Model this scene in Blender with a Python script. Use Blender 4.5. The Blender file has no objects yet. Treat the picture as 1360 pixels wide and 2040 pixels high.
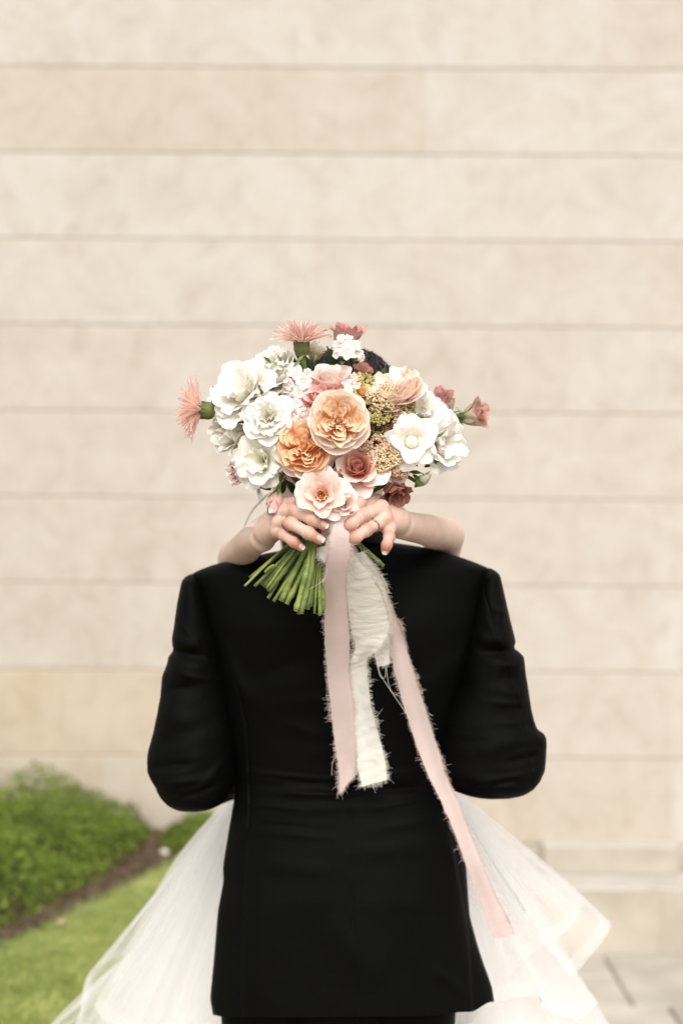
import bpy, bmesh, math, random
import numpy as np
from mathutils import Vector, Matrix

sc = bpy.context.scene
C = sc.collection
PI = math.pi
rad = math.radians
random.seed(7)
rng = np.random.default_rng(7)

# ------------------------------------------------------------------ camera
CAM = np.array([0.0, 0.0, 1.56])
FPX = 2833.3                      # 50 mm lens in pixels of the 1360x2040 photograph
ROLL = rad(0.37)
cam_data = bpy.data.cameras.new('camera')
cam_data.lens = 50.0
cam_data.sensor_width = 36.0
cam_data.clip_start = 0.05
cam_data.clip_end = 500.0
cam_data.dof.use_dof = True
cam_data.dof.focus_distance = 1.97
cam_data.dof.aperture_fstop = 2.3
cam_data.dof.aperture_blades = 9
cam = bpy.data.objects.new('camera', cam_data)
cam.location = CAM
cam.rotation_euler = (PI / 2, -ROLL, 0)
C.objects.link(cam)
sc.camera = cam

# ------------------------------------------------------------------ sky, soft sun, exposure
SUN_EL, SUN_AZ = rad(42), rad(177)     # azimuth measured from +Y towards +X: behind the camera, to its right
world = bpy.data.worlds.new('World')
sc.world = world
world.use_nodes = True
wn = world.node_tree
for n in list(wn.nodes):
    wn.nodes.remove(n)
w_out = wn.nodes.new('ShaderNodeOutputWorld')
w_bg = wn.nodes.new('ShaderNodeBackground')
w_sky = wn.nodes.new('ShaderNodeTexSky')
w_sky.sky_type = 'NISHITA'
w_sky.sun_disc = False
w_sky.sun_elevation = SUN_EL
w_sky.sun_rotation = SUN_AZ
w_sky.air_density = 1.6
w_sky.dust_density = 1.5
w_hsv = wn.nodes.new('ShaderNodeHueSaturation')
w_hsv.inputs['Saturation'].default_value = 0.15      # bright overcast: nearly white sky
w_bg.inputs['Strength'].default_value = 0.10
wn.links.new(w_sky.outputs[0], w_hsv.inputs['Color'])
wn.links.new(w_hsv.outputs[0], w_bg.inputs['Color'])
wn.links.new(w_bg.outputs[0], w_out.inputs['Surface'])

sun_l = bpy.data.lights.new('sun', 'SUN')
sun_l.energy = 1.15
sun_l.angle = rad(40)
sun_l.color = (1.0, 0.965, 0.915)
sun = bpy.data.objects.new('sun', sun_l)
sd = Vector((math.sin(SUN_AZ) * math.cos(SUN_EL), math.cos(SUN_AZ) * math.cos(SUN_EL), math.sin(SUN_EL)))
sun.rotation_euler = sd.to_track_quat('Z', 'Y').to_euler()
sun.location = (3, -3, 8)
C.objects.link(sun)

sc.view_settings.view_transform = 'Standard'
sc.view_settings.look = 'None'
sc.view_settings.gamma = 1.0
sc.view_settings.use_curve_mapping = False
sc.view_settings.exposure = 1.22
sc.render.engine = 'CYCLES'
sc.cycles.use_denoising = True
sc.cycles.max_bounces = 8
sc.cycles.diffuse_bounces = 4
sc.cycles.transparent_max_bounces = 24
sc.cycles.transmission_bounces = 6

# ------------------------------------------------------------------ helpers
_ca, _sa = math.cos(ROLL), math.sin(ROLL)
AX_R = np.array([_ca, 0.0, _sa])
AX_U = np.array([-_sa, 0.0, _ca])
AX_F = np.array([0.0, 1.0, 0.0])


def P(px, py, d):
    """World point seen at photo pixel (px, py) at distance d along the view axis."""
    px, py, d = np.asarray(px, float), np.asarray(py, float), np.asarray(d, float)
    u = (px - 680.0) * d / FPX
    v = (1020.0 - py) * d / FPX
    return CAM + d[..., None] * AX_F + u[..., None] * AX_R + v[..., None] * AX_U


def V(px, py, d):
    return Vector(P(px, py, d))


WM = {}


def link(o, parent=None):
    C.objects.link(o)
    if parent is not None:
        o.parent = parent
        o.matrix_parent_inverse = Matrix.Translation(parent.location).inverted() if parent.name not in WM else WM[parent.name].inverted()
    return o


def tag(o, label=None, cat=None, group=None, kind=None):
    if label: o['label'] = label
    if cat: o['category'] = cat
    if group: o['group'] = group
    if kind: o['kind'] = kind
    return o


def empty(name, loc):
    o = bpy.data.objects.new(name, None)
    o.location = loc
    o.empty_display_size = 0.05
    C.objects.link(o)
    return o


def mesh_data(name, verts, faces, mats, uvs=None, smooth=True, fmat=None, tint=None):
    me = bpy.data.meshes.new(name)
    verts = np.asarray(verts, dtype=np.float32)
    if isinstance(faces, np.ndarray):
        nf, k = faces.shape
        me.vertices.add(len(verts))
        me.vertices.foreach_set('co', verts.ravel())
        me.loops.add(nf * k)
        me.loops.foreach_set('vertex_index', faces.astype(np.int32).ravel())
        me.polygons.add(nf)
        me.polygons.foreach_set('loop_start', np.arange(0, nf * k, k, dtype=np.int32))
        me.polygons.foreach_set('loop_total', np.full(nf, k, dtype=np.int32))
    else:
        me.from_pydata(verts.tolist(), [], faces)
    for m in (mats if isinstance(mats, (list, tuple)) else [mats]):
        me.materials.append(m)
    if fmat is not None:
        me.polygons.foreach_set('material_index', np.asarray(fmat, dtype=np.int32))
    me.update(calc_edges=True)
    if smooth:
        me.polygons.foreach_set('use_smooth', np.ones(len(me.polygons), dtype=bool))
    if uvs is not None:
        uv = me.uv_layers.new(name='UVMap')
        li = np.zeros(len(me.loops), dtype=np.int32)
        me.loops.foreach_get('vertex_index', li)
        uv.data.foreach_set('uv', np.asarray(uvs, dtype=np.float32)[li].ravel())
    if tint is not None:
        a = me.attributes.new('tint', 'FLOAT', 'POINT')
        a.data.foreach_set('value', np.asarray(tint, dtype=np.float32))
    me.validate()
    return me


def mesh_obj(name, verts, faces, mats, parent=None, **kw):
    return link(bpy.data.objects.new(name, mesh_data(name, verts, faces, mats, **kw)), parent)


def grid_faces(nv, nu, closed=False, off=0):
    i = np.arange(nv - 1)[:, None]
    j = np.arange(nu if closed else nu - 1)[None, :]
    j2 = (j + 1) % nu
    f = np.stack([i * nu + j, i * nu + j2, (i + 1) * nu + j2, (i + 1) * nu + j], -1).reshape(-1, 4)
    return f + off


def grid_uv(nv, nu):
    v, u = np.meshgrid(np.linspace(0, 1, nv), np.linspace(0, 1, nu), indexing='ij')
    return np.stack([u, v], -1).reshape(-1, 2)


def catmull(pts, n):
    """Smooth polyline of n samples through pts (any dimension)."""
    p = np.asarray(pts, float)
    m = len(p)
    pe = np.vstack([2 * p[0] - p[1], p, 2 * p[-1] - p[-2]])
    t = np.linspace(0, m - 1, n)
    i = np.minimum(t.astype(int), m - 2)
    f = (t - i)[:, None]
    a, b, c, d = pe[i], pe[i + 1], pe[i + 2], pe[i + 3]
    return 0.5 * (2 * b + (c - a) * f + (2 * a - 5 * b + 4 * c - d) * f ** 2 + (3 * b - a - 3 * c + d) * f ** 3)


def tube_geo(path, radii, seg=8, cap=True, flat=None):
    """Swept tube along path (n,3); radii scalar per point. Returns verts, quad faces (caps as degenerate-free fans of quads/tris in list form)."""
    path = np.asarray(path, float)
    n = len(path)
    radii = np.broadcast_to(np.asarray(radii, float), (n,))
    T = np.gradient(path, axis=0)
    T /= np.linalg.norm(T, axis=1)[:, None] + 1e-12
    ref = np.array([0.0, 1.0, 0.0]) if abs(T[0, 1]) < 0.9 else np.array([1.0, 0, 0])
    N = np.zeros_like(T)
    nprev = ref - T[0] * ref.dot(T[0])
    nprev /= np.linalg.norm(nprev)
    for i in range(n):
        nprev = nprev - T[i] * nprev.dot(T[i])
        nprev /= np.linalg.norm(nprev) + 1e-12
        N[i] = nprev
    B = np.cross(T, N)
    a = np.linspace(0, 2 * PI, seg, endpoint=False)
    ring = np.cos(a)[None, :, None] * N[:, None, :] + np.sin(a)[None, :, None] * B[:, None, :] * (flat if flat else 1.0)
    verts = (path[:, None, :] + ring * radii[:, None, None]).reshape(-1, 3)
    faces = [tuple(f) for f in grid_faces(n, seg, True)]
    if cap:
        faces.append(tuple(range(seg - 1, -1, -1)))
        faces.append(tuple(range((n - 1) * seg, n * seg)))
    return verts, faces


def merge(parts):
    vs, fs, off = [], [], 0
    for v, f in parts:
        vs.append(np.asarray(v, float))
        fs += [tuple(int(i) + off for i in q) for q in f]
        off += len(v)
    return np.vstack(vs), fs


def smoothstep(x):
    x = np.clip(x, 0, 1)
    return x * x * (3 - 2 * x)


def smooth1(a, k):
    if k < 1:
        return a
    w = np.hanning(2 * k + 3)[1:-1]; w /= w.sum()
    pad = np.concatenate([2 * a[0] - a[k:0:-1], a, 2 * a[-1] - a[-2:-k - 2:-1]])
    return np.convolve(pad, w, 'valid')


def vnoise(p, seed=0, octaves=3, f=1.0):
    """Cheap smooth pseudo-noise from summed sines; p (...,3)."""
    r = np.random.default_rng(seed)
    out = 0
    amp = 1.0
    for o in range(octaves):
        for k in range(4):
            d = r.normal(size=3)
            d /= np.linalg.norm(d)
            out = out + amp * np.sin((p @ d) * f * (1 + .35 * r.random()) + r.random() * 6.28) / 4
        f *= 2.1
        amp *= 0.5
    return out


# ------------------------------------------------------------------ materials
def new_mat(name):
    m = bpy.data.materials.new(name)
    m.use_nodes = True
    nt = m.node_tree
    for n in list(nt.nodes):
        nt.nodes.remove(n)
    out = nt.nodes.new('ShaderNodeOutputMaterial')
    return m, nt, out


def N(nt, kind, **kw):
    n = nt.nodes.new('ShaderNode' + kind)
    for k, v in kw.items():
        if k in n.inputs:
            n.inputs[k].default_value = v
        else:
            setattr(n, k, v)
    return n


def L(nt, a, b):
    nt.links.new(a, b)


def ramp(nt, stops):
    r = nt.nodes.new('ShaderNodeValToRGB')
    el = r.color_ramp.elements
    while len(el) < len(stops):
        el.new(0.5)
    for e, (p, c) in zip(el, stops):
        e.position = p
        e.color = (*c, 1) if len(c) == 3 else c
    return r


def rgb(c):
    return (c[0], c[1], c[2], 1.0)


def noisy(name, c1, c2, scale=10, rough=0.7, spec=0.3, bump=0.0, bscale=None, detail=4, sheen=0.0, obj_var=0.0, sss=0.0, coords='Object'):
    """Principled with a noise blend between two colours and a fine noise bump."""
    m, nt, out = new_mat(name)
    b = N(nt, 'BsdfPrincipled', Roughness=rough)
    b.inputs['Specular IOR Level'].default_value = spec
    if sheen:
        b.inputs['Sheen Weight'].default_value = sheen
        b.inputs['Sheen Roughness'].default_value = 0.4
    if sss:
        b.inputs['Subsurface Weight'].default_value = sss
        b.inputs['Subsurface Radius'].default_value = (0.012, 0.005, 0.003)
        b.inputs['Subsurface Scale'].default_value = 0.6
    tc = N(nt, 'TexCoord')
    no = N(nt, 'TexNoise', Scale=scale, Detail=detail)
    L(nt, tc.outputs[coords], no.inputs['Vector'])
    r = ramp(nt, [(0.3, c1), (0.7, c2)])
    L(nt, no.outputs['Fac'], r.inputs[0])
    col = r.outputs[0]
    if obj_var:
        oi = N(nt, 'ObjectInfo')
        mr = N(nt, 'MapRange')
        mr.inputs['To Min'].default_value = 1 - obj_var
        mr.inputs['To Max'].default_value = 1 + obj_var
        L(nt, oi.outputs['Random'], mr.inputs['Value'])
        hv = N(nt, 'HueSaturation')
        L(nt, mr.outputs[0], hv.inputs['Value'])
        L(nt, col, hv.inputs['Color'])
        col = hv.outputs[0]
    L(nt, col, b.inputs['Base Color'])
    if bump:
        n2 = N(nt, 'TexNoise', Scale=bscale or scale * 5, Detail=5)
        L(nt, tc.outputs[coords], n2.inputs['Vector'])
        bp = N(nt, 'Bump', Strength=bump, Distance=0.01)
        L(nt, n2.outputs['Fac'], bp.inputs['Height'])
        L(nt, bp.outputs[0], b.inputs['Normal'])
    L(nt, b.outputs[0], out.inputs['Surface'])
    return m


def petal_mat(name, base, mid, edge, trans=0.35, vein=0.25, rough=0.55, speck=None):
    """Petal: colour runs from claw to margin along UV v, fine veins along u, some light passes through."""
    m, nt, out = new_mat(name)
    uv = N(nt, 'UVMap')
    sep = N(nt, 'SeparateXYZ')
    L(nt, uv.outputs[0], sep.inputs[0])
    tc = N(nt, 'TexCoord')
    no = N(nt, 'TexNoise', Scale=5.0, Detail=3)
    L(nt, tc.outputs['Object'], no.inputs['Vector'])
    ad = N(nt, 'Math', operation='MULTIPLY_ADD')
    ad.inputs[1].default_value = 0.35
    L(nt, no.outputs['Fac'], ad.inputs[0])
    mi = N(nt, 'Math', operation='SUBTRACT')
    mi.inputs[1].default_value = 0.17
    L(nt, sep.outputs[1], mi.inputs[0])
    L(nt, mi.outputs[0], ad.inputs[2])
    r = ramp(nt, [(0.02, base), (0.5, mid), (0.97, edge)])
    L(nt, ad.outputs[0], r.inputs[0])
    oi = N(nt, 'ObjectInfo')
    mr = N(nt, 'MapRange')
    mr.inputs['To Min'].default_value = 0.93
    mr.inputs['To Max'].default_value = 1.06
    L(nt, oi.outputs['Random'], mr.inputs['Value'])
    hv = N(nt, 'HueSaturation')
    L(nt, mr.outputs[0], hv.inputs['Value'])
    L(nt, r.outputs[0], hv.inputs['Color'])
    b = N(nt, 'BsdfPrincipled', Roughness=rough)
    b.inputs['Specular IOR Level'].default_value = 0.25
    b.inputs['Sheen Weight'].default_value = 0.08
    L(nt, hv.outputs[0], b.inputs['Base Color'])
    mp = N(nt, 'Mapping')
    mp.inputs['Scale'].default_value = (34.0, 2.2, 1.0)
    L(nt, uv.outputs[0], mp.inputs[0])
    vn = N(nt, 'TexNoise', Scale=1.0, Detail=3)
    L(nt, mp.outputs[0], vn.inputs['Vector'])
    bp = N(nt, 'Bump', Strength=vein, Distance=0.004)
    L(nt, vn.outputs['Fac'], bp.inputs['Height'])
    L(nt, bp.outputs[0], b.inputs['Normal'])
    tr = N(nt, 'BsdfTranslucent')
    L(nt, hv.outputs[0], tr.inputs['Color'])
    mx = N(nt, 'MixShader')
    mx.inputs[0].default_value = trans
    L(nt, b.outputs[0], mx.inputs[1])
    L(nt, tr.outputs[0], mx.inputs[2])
    L(nt, mx.outputs[0], out.inputs['Surface'])
    return m


def stone_mat():
    m, nt, out = new_mat('limestone')
    tc = N(nt, 'TexCoord')
    oi = N(nt, 'ObjectInfo')
    add = N(nt, 'VectorMath', operation='MULTIPLY_ADD')
    cmb = N(nt, 'CombineXYZ')
    L(nt, oi.outputs['Random'], cmb.inputs[0])
    L(nt, oi.outputs['Random'], cmb.inputs[2])
    add.inputs[1].default_value = (37.0, 37.0, 53.0)
    L(nt, cmb.outputs[0], add.inputs[0])
    L(nt, tc.outputs['Object'], add.inputs[2])
    n1 = N(nt, 'TexNoise', Scale=5.0, Detail=8, Roughness=0.68, Distortion=1.2)
    L(nt, add.outputs[0], n1.inputs['Vector'])
    r = ramp(nt, [(0.25, (0.420, 0.376, 0.330)), (0.5, (0.477, 0.440, 0.398)), (0.72, (0.510, 0.484, 0.450))])
    L(nt, n1.outputs['Fac'], r.inputs[0])
    # each stone has its own tone
    at = N(nt, 'Attribute', attribute_type='OBJECT', attribute_name='tone')
    mx = N(nt, 'Mix', data_type='RGBA', blend_type='MULTIPLY')
    mx.inputs[0].default_value = 1.0
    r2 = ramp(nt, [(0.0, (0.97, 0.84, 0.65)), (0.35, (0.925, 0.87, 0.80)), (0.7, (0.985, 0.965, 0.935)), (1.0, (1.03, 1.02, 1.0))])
    L(nt, at.outputs['Fac'], r2.inputs[0])
    L(nt, r.outputs[0], mx.inputs[6])
    L(nt, r2.outputs[0], mx.inputs[7])
    # small darker pits and stains
    n2 = N(nt, 'TexNoise', Scale=14.0, Detail=5, Roughness=0.7)
    L(nt, add.outputs[0], n2.inputs['Vector'])
    r3 = ramp(nt, [(0.30, (0.90, 0.87, 0.83)), (0.48, (1, 1, 1))])
    L(nt, n2.outputs['Fac'], r3.inputs[0])
    mx2 = N(nt, 'Mix', data_type='RGBA', blend_type='MULTIPLY')
    mx2.inputs[0].default_value = 0.8
    L(nt, mx.outputs[2], mx2.inputs[6])
    L(nt, r3.outputs[0], mx2.inputs[7])
    b = N(nt, 'BsdfPrincipled', Roughness=0.85)
    b.inputs['Specular IOR Level'].default_value = 0.2
    L(nt, mx2.outputs[2], b.inputs['Base Color'])
    n3 = N(nt, 'TexNoise', Scale=60.0, Detail=6)
    L(nt, tc.outputs['Object'], n3.inputs['Vector'])
    bp = N(nt, 'Bump', Strength=0.25, Distance=0.004)
    L(nt, n3.outputs['Fac'], bp.inputs['Height'])
    L(nt, bp.outputs[0], b.inputs['Normal'])
    L(nt, b.outputs[0], out.inputs['Surface'])
    return m


def tulle_mat(name, opacity, col):
    """Fine net: threads cover a share of the area, more of it when seen edge-on."""
    m, nt, out = new_mat(name)
    lw = N(nt, 'LayerWeight', Blend=0.45)
    ma = N(nt, 'Math', operation='MULTIPLY_ADD')
    ma.inputs[1].default_value = 0.55 * (1 - opacity)
    ma.inputs[2].default_value = opacity
    L(nt, lw.outputs['Facing'], ma.inputs[0])
    df = N(nt, 'BsdfDiffuse', Color=rgb(col))
    tl = N(nt, 'BsdfTranslucent', Color=rgb(col))
    mx = N(nt, 'MixShader')
    mx.inputs[0].default_value = 0.45
    L(nt, df.outputs[0], mx.inputs[1])
    L(nt, tl.outputs[0], mx.inputs[2])
    tp = N(nt, 'BsdfTransparent')
    m2 = N(nt, 'MixShader')
    L(nt, ma.outputs[0], m2.inputs[0])
    L(nt, tp.outputs[0], m2.inputs[1])
    L(nt, mx.outputs[0], m2.inputs[2])
    L(nt, m2.outputs[0], out.inputs['Surface'])
    return m


def suit_mat():
    m, nt, out = new_mat('black_wool')
    tc = N(nt, 'TexCoord')
    b = N(nt, 'BsdfPrincipled', Roughness=0.64)
    b.inputs['Base Color'].default_value = (0.0022, 0.0022, 0.0022, 1)
    b.inputs['Specular IOR Level'].default_value = 0.05
    b.inputs['Sheen Weight'].default_value = 0.0
    b.inputs['Sheen Roughness'].default_value = 0.5
    wv = N(nt, 'TexNoise', Scale=900.0, Detail=2)
    L(nt, tc.outputs['Object'], wv.inputs['Vector'])
    n2 = N(nt, 'TexNoise', Scale=16.0, Detail=3)
    L(nt, tc.outputs['Object'], n2.inputs['Vector'])
    b1 = N(nt, 'Bump', Strength=0.12, Distance=0.001)
    L(nt, wv.outputs['Fac'], b1.inputs['Height'])
    b2 = N(nt, 'Bump', Strength=0.25, Distance=0.012)
    L(nt, n2.outputs['Fac'], b2.inputs['Height'])
    L(nt, b1.outputs[0], b2.inputs['Normal'])
    L(nt, b2.outputs[0], b.inputs['Normal'])
    L(nt, b.outputs[0], out.inputs['Surface'])
    return m


def skin_mat():
    m, nt, out = new_mat('fair_skin')
    at = N(nt, 'Attribute', attribute_name='tint')
    r = ramp(nt, [(0.0, (0.68, 0.50, 0.41)), (0.5, (0.61, 0.40, 0.315)), (1.0, (0.48, 0.22, 0.16))])
    tc = N(nt, 'TexCoord')
    no = N(nt, 'TexNoise', Scale=55.0, Detail=6, Roughness=0.6)
    L(nt, tc.outputs['Object'], no.inputs['Vector'])
    ma = N(nt, 'Math', operation='MULTIPLY_ADD')
    ma.inputs[1].default_value = 0.75
    L(nt, no.outputs['Fac'], ma.inputs[0])
    su = N(nt, 'Math', operation='SUBTRACT')
    su.inputs[1].default_value = 0.38
    L(nt, at.outputs['Fac'], su.inputs[0])
    L(nt, su.outputs[0], ma.inputs[2])
    L(nt, ma.outputs[0], r.inputs[0])
    b = N(nt, 'BsdfPrincipled', Roughness=0.5)
    b.inputs['Specular IOR Level'].default_value = 0.35
    b.inputs['Subsurface Weight'].default_value = 0.25
    b.inputs['Subsurface Radius'].default_value = (0.010, 0.004, 0.002)
    b.inputs['Subsurface Scale'].default_value = 0.6
    L(nt, r.outputs[0], b.inputs['Base Color'])
    n2 = N(nt, 'TexNoise', Scale=190.0, Detail=5, Roughness=0.65)
    L(nt, tc.outputs['Object'], n2.inputs['Vector'])
    bp = N(nt, 'Bump', Strength=0.32, Distance=0.0016)
    L(nt, n2.outputs['Fac'], bp.inputs['Height'])
    L(nt, bp.outputs[0], b.inputs['Normal'])
    L(nt, b.outputs[0], out.inputs['Surface'])
    return m


def cloth_mat(name, c1, c2, trans=0.3, bump=0.2, bscale=500.0, crinkle=0.0):
    m, nt, out = new_mat(name)
    tc = N(nt, 'TexCoord')
    uv = N(nt, 'UVMap')
    no = N(nt, 'TexNoise', Scale=25.0, Detail=4)
    L(nt, tc.outputs['Object'], no.inputs['Vector'])
    r = ramp(nt, [(0.3, c1), (0.7, c2)])
    L(nt, no.outputs['Fac'], r.inputs[0])
    b = N(nt, 'BsdfPrincipled', Roughness=0.8)
    b.inputs['Specular IOR Level'].default_value = 0.15
    b.inputs['Sheen Weight'].default_value = 0.1
    L(nt, r.outputs[0], b.inputs['Base Color'])
    n2 = N(nt, 'TexNoise', Scale=bscale, Detail=2)
    L(nt, tc.outputs['Object'], n2.inputs['Vector'])
    bp = N(nt, 'Bump', Strength=bump, Distance=0.001)
    L(nt, n2.outputs['Fac'], bp.inputs['Height'])
    last = bp
    if crinkle:
        mp = N(nt, 'Mapping')
        mp.inputs['Scale'].default_value = (1.6, 34.0, 1.0)
        L(nt, uv.outputs[0], mp.inputs[0])
        n3 = N(nt, 'TexNoise', Scale=1.0, Detail=3, Distortion=0.6)
        L(nt, mp.outputs[0], n3.inputs['Vector'])
        b3 = N(nt, 'Bump', Strength=crinkle, Distance=0.006)
        L(nt, n3.outputs['Fac'], b3.inputs['Height'])
        L(nt, bp.outputs[0], b3.inputs['Normal'])
        last = b3
    L(nt, last.outputs[0], b.inputs['Normal'])
    tr = N(nt, 'BsdfTranslucent')
    L(nt, r.outputs[0], tr.inputs['Color'])
    mx = N(nt, 'MixShader')
    mx.inputs[0].default_value = trans
    L(nt, b.outputs[0], mx.inputs[1])
    L(nt, tr.outputs[0], mx.inputs[2])
    L(nt, mx.outputs[0], out.inputs['Surface'])
    return m


M = {}
M['stone'] = stone_mat()
M['base_stone'] = noisy('weathered_stone', (0.35, 0.305, 0.245), (0.485, 0.435, 0.365), 4.5, .85, .2, .3, 50, obj_var=.05)
M['mortar'] = noisy('mortar', (0.34, 0.285, 0.225), (0.40, 0.345, 0.28), 30, 0.9, 0.1)
M['paving'] = noisy('paving_stone', (0.36, 0.325, 0.275), (0.50, 0.455, 0.39), 5, 0.85, 0.2, 0.3, 40, obj_var=0.08)
M['ground'] = noisy('ground', (0.20, 0.175, 0.14), (0.28, 0.245, 0.20), 3, 0.9, 0.1)
M['soil'] = noisy('soil', (0.045, 0.031, 0.019), (0.14, 0.10, 0.064), 26, 0.95, 0.05, 0.6, 60)
M['turf'] = noisy('turf', (0.20, 0.23, 0.05), (0.34, 0.36, 0.12), 8, 0.9, 0.1)
M['suit'] = suit_mat()
M['skin'] = skin_mat()
M['nail'] = noisy('nail', (0.72, 0.42, 0.33), (0.76, 0.47, 0.38), 30, 0.18, 0.5)
M['nail_tip'] = noisy('nail_tip', (0.85, 0.78, 0.70), (0.88, 0.82, 0.75), 30, 0.2, 0.5)
M['gold'] = noisy('gold', (0.45, 0.30, 0.17), (0.5, 0.34, 0.2), 30, 0.22, 0.5)
M['gold'].node_tree.nodes['Principled BSDF'].inputs['Metallic'].default_value = 1.0
M['diamond'] = noisy('diamond', (0.9, 0.9, 0.9), (0.95, 0.95, 0.95), 30, 0.03, 0.8)
M['diamond'].node_tree.nodes['Principled BSDF'].inputs['Transmission Weight'].default_value = 0.7
M['hair_dark'] = noisy('dark_hair', (0.006, 0.005, 0.004), (0.022, 0.017, 0.013), 60, 0.38, 0.5)
M['hair_brown'] = noisy('brown_hair', (0.03, 0.017, 0.010), (0.085, 0.052, 0.030), 60, 0.4, 0.5)
M['eye'] = noisy('eye', (0.7, 0.68, 0.65), (0.75, 0.73, 0.7), 30, 0.1, 0.5)
M['lip'] = noisy('lip', (0.5, 0.18, 0.15), (0.55, 0.2, 0.17), 30, 0.4, 0.4)
M['tulle'] = tulle_mat('ivory_tulle', 0.15, (0.915, 0.89, 0.865))
M['hem'] = tulle_mat('horsehair_hem', 0.20, (0.84, 0.825, 0.80))
M['satin'] = cloth_mat('ivory_satin', (0.79, 0.76, 0.725), (0.83, 0.80, 0.765), 0.15, 0.05)
M['blush'] = cloth_mat('blush_silk', (0.73, 0.575, 0.52), (0.79, 0.645, 0.59), 0.28, 0.12)
M['blush_fray'] = cloth_mat('blush_thread', (0.78, 0.60, 0.52), (0.84, 0.68, 0.60), 0.2, 0.0)
M['cream'] = cloth_mat('cream_gauze', (0.88, 0.84, 0.74), (0.93, 0.90, 0.82), 0.3, 0.2, 400.0, 0.45)
M['cream_fray'] = cloth_mat('cream_thread', (0.84, 0.79, 0.68), (0.88, 0.84, 0.74), 0.2, 0.0)

M['leaf_shrub'] = petal_mat('shrub_leaf', (0.045, 0.08, 0.010), (0.20, 0.28, 0.030), (0.44, 0.51, 0.09), 0.3, 0.1)
M['blade'] = petal_mat('grass_blade', (0.17, 0.235, 0.05), (0.275, 0.345, 0.095), (0.49, 0.53, 0.25), 0.3, 0.1)
M['twig'] = noisy('twig', (0.06, 0.035, 0.02), (0.12, 0.075, 0.045), 40, 0.9, 0.1)
M['pebble'] = noisy('pebble', (0.60, 0.50, 0.43), (0.75, 0.66, 0.60), 20, 0.8, 0.2)
M['pebble_pink'] = noisy('pink_pebble', (0.55, 0.33, 0.27), (0.65, 0.42, 0.36), 20, 0.8, 0.2)

# ================================================================== THE SETTING
WALL_Y = 5.32
COURSE = 0.322


def block_geo(x0, x1, y0, y1, z0, z1, bev=0.006, bx=None):
    """Dressed stone: a box whose front arrises are worn (chamfered)."""
    b = bev
    bx = b if bx is None else bx
    v = [(x0, y1, z0), (x1, y1, z0), (x1, y1, z1), (x0, y1, z1),
         (x0, y0 + b, z0), (x1, y0 + b, z0), (x1, y0 + b, z1), (x0, y0 + b, z1),
         (x0 + bx, y0, z0 + b), (x1 - bx, y0, z0 + b), (x1 - bx, y0, z1 - b), (x0 + bx, y0, z1 - b)]
    f = [(0, 3, 2, 1), (0, 1, 5, 4), (1, 2, 6, 5), (2, 3, 7, 6), (3, 0, 4, 7),
         (4, 5, 9, 8), (5, 6, 10, 9), (6, 7, 11, 10), (7, 4, 8, 11), (8, 9, 10, 11)]
    return v, f


# ground: one sheet to the horizon, slabs of paving lie on it
gv = [(-250, -250, -0.009), (250, -250, -0.009), (250, 250, -0.009), (-250, 250, -0.009)]
g = mesh_obj('ground', gv, [(0, 1, 2, 3)], M['ground'], smooth=False)
tag(g, 'pale stone coloured ground under the paving slabs', kind='structure')

pave = empty('pavement', (0, 3, 0))
tag(pave, 'pale worn stone paving slabs in front of the wall', kind='structure')
r_ = random.Random(3)


def slab(x0, x1, y0, y1, parent=pave):
    gap = 0.004
    dz = r_.uniform(-0.002, 0.002)
    x0 += gap; x1 -= gap; y0 += gap; y1 -= gap
    z1 = dz
    b = 0.005
    v = [(x0, y0, -0.028), (x1, y0, -0.028), (x1, y1, -0.028), (x0, y1, -0.028),
         (x0, y0, z1 - b), (x1, y0, z1 - b), (x1, y1, z1 - b), (x0, y1, z1 - b),
         (x0 + b, y0 + b, z1), (x1 - b, y0 + b, z1 + r_.uniform(-.002, .002)), (x1 - b, y1 - b, z1), (x0 + b, y1 - b, z1 + r_.uniform(-.002, .002))]
    f = [(0, 1, 5, 4), (1, 2, 6, 5), (2, 3, 7, 6), (3, 0, 4, 7), (4, 5, 9, 8), (5, 6, 10, 9), (6, 7, 11, 10), (7, 4, 8, 11), (8, 9, 10, 11)]
    return mesh_obj('slab', v, f, M['paving'], parent, smooth=False)


ys = [5.03, 4.51, 4.05, 3.50, 3.02, 2.45, 1.95]
for i in range(len(ys) - 1):
    if i == 0:
        xs = [-0.30, 0.30, 0.935, 1.62, 2.3, 3.0]
    else:
        xs = [-0.35 + r_.uniform(-.2, .2)]
        if i == 1:
            xs = [-0.2, 0.46, 1.045]
        while xs[-1] < 2.9:
            xs.append(xs[-1] + r_.uniform(0.5, 0.8))
    for a, b in zip(xs[:-1], xs[1:]):
        if i == 0 and b < 0.95:
            slab(a, b, 4.80, ys[0]); slab(a, b, ys[1], 4.80)
        else:
            slab(a, b, ys[i + 1], ys[i])

# the wall: dressed limestone courses
wall = empty('stone_wall', (0, WALL_Y + 0.2, 0))
tag(wall, 'pale limestone wall of long smooth blocks with a stepped stone base', 'wall')
TOP = 4.508
mv, mf = block_geo(-5.0, 5.0, WALL_Y + 0.0022, WALL_Y + 0.40, 0.0, TOP + .05, 0.001)
mesh_obj('mortar', mv, mf, M['mortar'], wall, smooth=False)
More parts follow.
